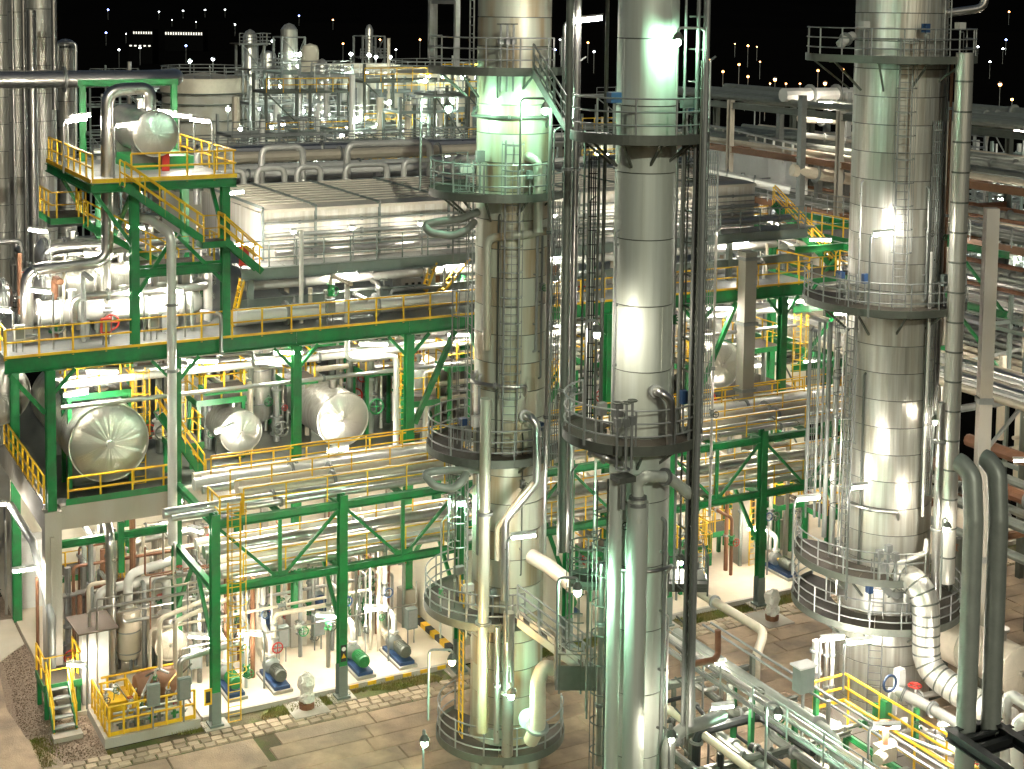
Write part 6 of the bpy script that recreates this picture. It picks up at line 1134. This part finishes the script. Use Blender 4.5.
pipe('track_pipe', 'cream pipe hoop at the right picture edge behind the goosenecks', [(39.16, 35.84, 2.10), (39.22, 35.99, 4.12), (39.44, 35.89, 4.33), (39.51, 34.71, 4.25)], .22, 'pipew'); pipe('track_pipe', 'second cream pipe hoop nearer at the right picture edge', [(38.00, 34.24, 2.76), (38.04, 34.36, 4.24), (38.26, 34.26, 4.51), (38.23, 33.13, 4.43)], .22, 'pipew')
drum('brown-grey drum lying at the right picture edge behind the goosenecks', (43.46, 39.30, 2.97), .95, 6, 'pipeb', group='drum at the right edge', n=26, bottom=0)
ib = thing('instrument_box', 'grey instrument box on a post left of the flared skirt', 'box', (34.26, 40.79, 2.45)); v = (34.28, 40.85, 1.91, 4.47); MB().cbox((v[0], v[1], v[3]-.5), (.65, .45, .9)).build('case', 'greyp', ib); MB().cyl((v[0], v[1], -.15), (v[0], v[1], v[3]-.9), .06, 8).build('post', 'steel', ib); MB().cbox((v[0], v[1], v[3]+.02), (.8, .6, .06)).build('lid', 'white', ib)
tube_lamp('lit tube lamp left of the flared skirt by the instrument box', (36.37, 42.47, 2.03), 4.30, (.1, -.05), .9); tube_lamp('lit tube lamp low behind the gooseneck pipes', (39.31, 36.90, 2.12), 3.54, (.3, -.15), .8); tube_lamp('lit tube lamp over the cream valve block', (33.61, 36.63, 3.03), 4.10, (.4, -.3), .9)
flood_lamp('globe lamp on a post over the lower right pipe track', (28.72, 35.95, 4.21), 6.38, (.3, -.2), rb=.09)

for i in range(6): pipe('frame_pipe', '%s low pipe from the left running behind the goosenecks' % ordw(i), [(48.5+i*1.5, 34, 5.0+(i % 3)*.7), (48.5+i*1.5, 54.5, 5.0+(i % 3)*.7)], .2+.06*(i % 3), ('piped', 'piped', 'piper')[i % 3], 'low pipes behind the goosenecks', n=10, flanges=(.3, .6))
sf = thing('sleeper_frame', 'dark trestles carrying the low pipes behind the goosenecks', 'steel frame', (52, 44, 0))
for y in (37, 42, 47, 52):
    for x in (48, 52.5, 57.3): MB().bar((x, y, -.2), (x, y, 9.1 if x > 50 else 5), .3, .3).build('post', 'steeld', sf)
    MB().ibeam((47.8, y, 4.6), (57.5, y, 4.6), .24, .3).build('beam', 'brown', sf); MB().ibeam((52.3, y, 9.0), (60.5, y, 9.0), .24, .3).build('beam', 'steel', sf)
    MB().bar((52.6, y, 5), (57.2, y, 8.8), .14, .14).build('diagonal', 'steel', sf)
for i, (x, y, z) in enumerate(((50, 46, 8.4), (55, 50, 8.6), (56, 43, 4.2))): tube_lamp('tube lamp in the trestles behind the goosenecks, %s from the left' % ordw(i), (x, y, z), z, (.1, -.05), 1.0, 'tubel', group='lamps in the trestles', pole=False, tilt=0)

# ================================================================ small lit process modules filling the far yards
rm = random.Random(77)
def module(label, p, w, d, h, group, lampm='farg', zb=0):
    x, y = p[0], p[1]; t = thing('process_module', label, 'process module', (x, y, zb), group); f = MB(); nl = max(2, int(h/3.2)); r_ = MB(); pm = rm.choice(('pipew', 'pipe', 'pipeb'))
    for i in range(3):
        for sy in (0, 1): f.bar((x+w*i/2, y+d*sy, zb), (x+w*i/2, y+d*sy, zb+h+rm.uniform(-1.2, 1.6)), .2, .2)
    for l in range(1, nl+1):
        z = zb+h*l/nl
        for sy in (0, 1): f.bar((x, y+d*sy, z), (x+w, y+d*sy, z), .16, .22)
        for i in range(3): f.bar((x+w*i/2, y, z), (x+w*i/2, y+d, z), .16, .22)
        f.bar((x+w*rm.choice((0, .5)), y, z), (x+w*rm.choice((.5, 1)), y, z-h/nl), .1, .1)
        r_.tube([(x, y-.1, z+1.1), (x+w, y-.1, z+1.1)], .045, 5); r_.tube([(x, y-.1, z+.6), (x+w, y-.1, z+.6)], .04, 5)
        for k in range(int(w/1.4)+1): r_.cyl((x+1.4*k, y-.1, z), (x+1.4*k, y-.1, z+1.1), .04, 5)
    f.build('frame', rm.choice(('steel', 'steel', 'greyp', 'steeld')), t); r_.build('railing', rm.choice(('steel', 'pipew', 'steel', 'yellow')), t)
    for k in range(9):
        a = Vector((x+rm.uniform(0, w), y+rm.uniform(-.2, d), zb+rm.uniform(.2, .9)*h)); m2 = rm.random()
        q = MB()
        if m2 < .45: q.tube(fillet([a, a+Vector((rm.uniform(1.5, w*.7), 0, 0)), a+Vector((rm.uniform(1.5, w*.7), 0, rm.uniform(-2, 2)))], .4), rm.uniform(.1, .28), 8)
        else: q.cyl(a, a+Vector((0, 0, rm.uniform(1.5, h*.5))), rm.uniform(.09, .25), 8)
        q.build('pipe_run', pm, t)
    vx = x+rm.uniform(.2, .8)*w; rv = rm.uniform(.5, 1.0); hv = rm.uniform(.4, .85)*h
    if rm.random() < .6: MB().lathe([(.05, 0), (rv*.8, .2), (rv, .6), (rv, hv), (rv*.8, hv+.4), (.05, hv+.6)], (vx, y+d*.5, zb+rm.uniform(.1, .3)*h), 16).build('vessel', rm.choice(('clad', 'wall', 'pipew')), t)
    else: MB().lathe([(.05, 0), (rv*.8, .2), (rv, .5), (rv, w*.7), (rv*.8, w*.7+.3), (.05, w*.7+.5)], (x+.2, y+d*.4, zb+rm.uniform(.5, .8)*h), 16, 'x').build('vessel', rm.choice(('clad', 'wall', 'pipew')), t)
    for k in range(3):
        c = (x+rm.uniform(0, w), y-.35, zb+h*rm.uniform(.35, 1.05)); MB().ball(c, .17, 8).build('lamp', rm.choice((lampm, lampm, 'farw')), t)
    return t
mods = [(34.35, 108.13, 17.16), (40.64, 122.90, 16.32), (38.56, 112.65, 16.61), (45.08, 127.31, 15.99), (40.10, 109.56, 16.84), (46.19, 122.18, 16.21), (43.16, 110.18, 16.68), (51.81, 128.22, 15.71), (46.17, 110.83, 16.52), (52.21, 121.21, 16.10), (47.10, 105.81, 16.94), (51.53, 112.52, 16.86), (48.58, 102.75, 17.17), (53.30, 109.30, 16.92), (49.97, 99.74, 17.39), (36.17, 150.46, 17.35), (38.01, 172.23, 17.02)]
for i, p in enumerate(mods): module('%s lit process module from the left in the far yard' % nth(i), (p[0], p[1]), rm.uniform(5, 8), rm.uniform(3, 5), 19.84+rm.uniform(-3, 2.5), 'far yard modules')
mods = [(61.96, 85.26, 16.87), (70.77, 95.28, 16.30), (65.84, 86.57, 16.59), (71.90, 92.41, 16.53), (65.43, 82.27, 17.04), (71.67, 88.02, 16.96), (67.52, 81.15, 17.07), (72.60, 85.23, 16.83), (79.28, 90.71, 16.43)]
for i, p in enumerate(mods): module('%s lit process module from the left between slim and widest column' % nth(i), (p[0], p[1]), rm.uniform(4, 6), rm.uniform(3, 4), 13.5+rm.uniform(-2, 2), 'rear modules', 'tubeh')
for i, (x, y, h) in enumerate(((51, 70, 14), (56, 72, 13), (61, 66, 14.5), (52, 78, 15), (58, 79, 14), (63, 74, 13), (61.5, 56, 11), (62, 48, 9), (63, 41, 8))): module('%s lit process module counted rightward behind the widest column' % nth(i), (x, y), 4, 3, h, 'modules behind the widest column', 'tubeh')
mods = [(88.72, 87.68, 13.94), (96.16, 92.75, 13.46), (91.49, 86.20, 13.99), (96.63, 89.09, 13.59), (111.92, 109.51, 15.46), (117.94, 111.93, 15.08), (115.91, 107.36, 15.52)]
for i, p in enumerate(mods): module('%s lit process module from the left at the right edge' % nth(i), (p[0], p[1]), 5, 3.5, 14+rm.uniform(-3, 3), 'right edge modules')
# more fittings on the lower right track
for i in range(12):
    x = 29.8+i*.95; y = rm.uniform(36, 44); z = rm.uniform(.8, 2.4)
    pipe('track_branch', '%s short branch pipe from the left on the lower right track' % nth(i), [(x, y, -.1), (x, y, z), (x+rm.uniform(.6, 1.6), y-rm.uniform(0, .5), z), (x+1.2, y-2.5, z)], rm.uniform(.06, .14), rm.choice(('pipew', 'pipeb', 'pipe', 'piper')), 'branch pipes on the track', n=8, flanges=(.4,), valves=(rm.uniform(.25, .8),))
for i, (x, y, z) in enumerate(((30.6, 41.5, 3.3), (34.2, 40, 2.4), (38.6, 38.6, 2.2), (33, 45.2, 2.9))): tube_lamp('tube lamp in the lower right track, %s from the left' % ordw(i), (x, y, -.1), z, (.3, -.15), .8, True, group='lamps in the track')

# dark tangle of service pipes between the slim column and the widest one
rd = random.Random(52)
for i in range(20):
    x = rd.uniform(28.6, 34.4); y = rd.uniform(39, 47.5); z = rd.uniform(.3, 3.4); L = rd.uniform(1.5, 5); pts = [(x, y, rd.choice((-.1, z+1.2))), (x, y, z)]
    pts += [(x, y-L, z), (x+rd.uniform(.4, 1.5), y-L, z), (x+rd.uniform(.4, 1.5), y-L, -.1)] if i % 2 else [(x+rd.uniform(1, 3), y, z), (x+rd.uniform(1, 3), y-L, z)]
    pipe('tangle_pipe', '%s dark service pipe in the tangle right of the slim column' % nth(i), pts, rd.uniform(.06, .17), rd.choice(('steeld', 'piped', 'steeld', 'pipe', 'steelb')), 'dark service pipes', n=8, flanges=(.3, .6), valves=(.45,) if i % 3 == 0 else ())

mods = [(51.40, 164.75, 14.04), (60.15, 182.72, 12.94), (58.29, 166.73, 13.94), (67.74, 184.33, 12.89), (64.55, 166.76, 13.78), (71.84, 176.47, 13.37), (71.03, 165.56, 13.94), (71.55, 159.65, 14.60), (69.79, 149.23, 14.96), (74.72, 152.26, 14.84), (72.22, 142.27, 15.42), (51.79, 198.73, 14.12), (77.12, 128.38, 16.95), (88.84, 144.82, 16.64)]
for i, p in enumerate(mods): module('%s process module from the left in the farthest lit row' % nth(i), (p[0], p[1]), rm.uniform(6, 11), rm.uniform(3, 5), rm.uniform(13, 21), 'farthest modules')
for i, (p, m_) in enumerate((((247.90, 343.79, 14.39), 'faro'), ((339.29, 454.22, 15.98), 'faro'), ((334.17, 434.14, 15.43), 'faro'), ((225.32, 287.27, 10.75), 'faro'), ((228.72, 285.44, 10.80), 'faro'), ((231.70, 283.84, 10.84), 'faro'), ((266.75, 344.97, 13.68), 'faro'), ((251.25, 433.44, 17.84), 'farw'), ((196.81, 804.00, 11.91), 'farw'), ((300.79, 1090.21, 16.62), 'farw'), ((316.36, 1081.71, 15.38), 'farw'))): far_lamp('%s lamp from the left of the clustered lights on the dark hillside' % nth(i), p, m_, .2, 5, 'clustered hillside lamps')
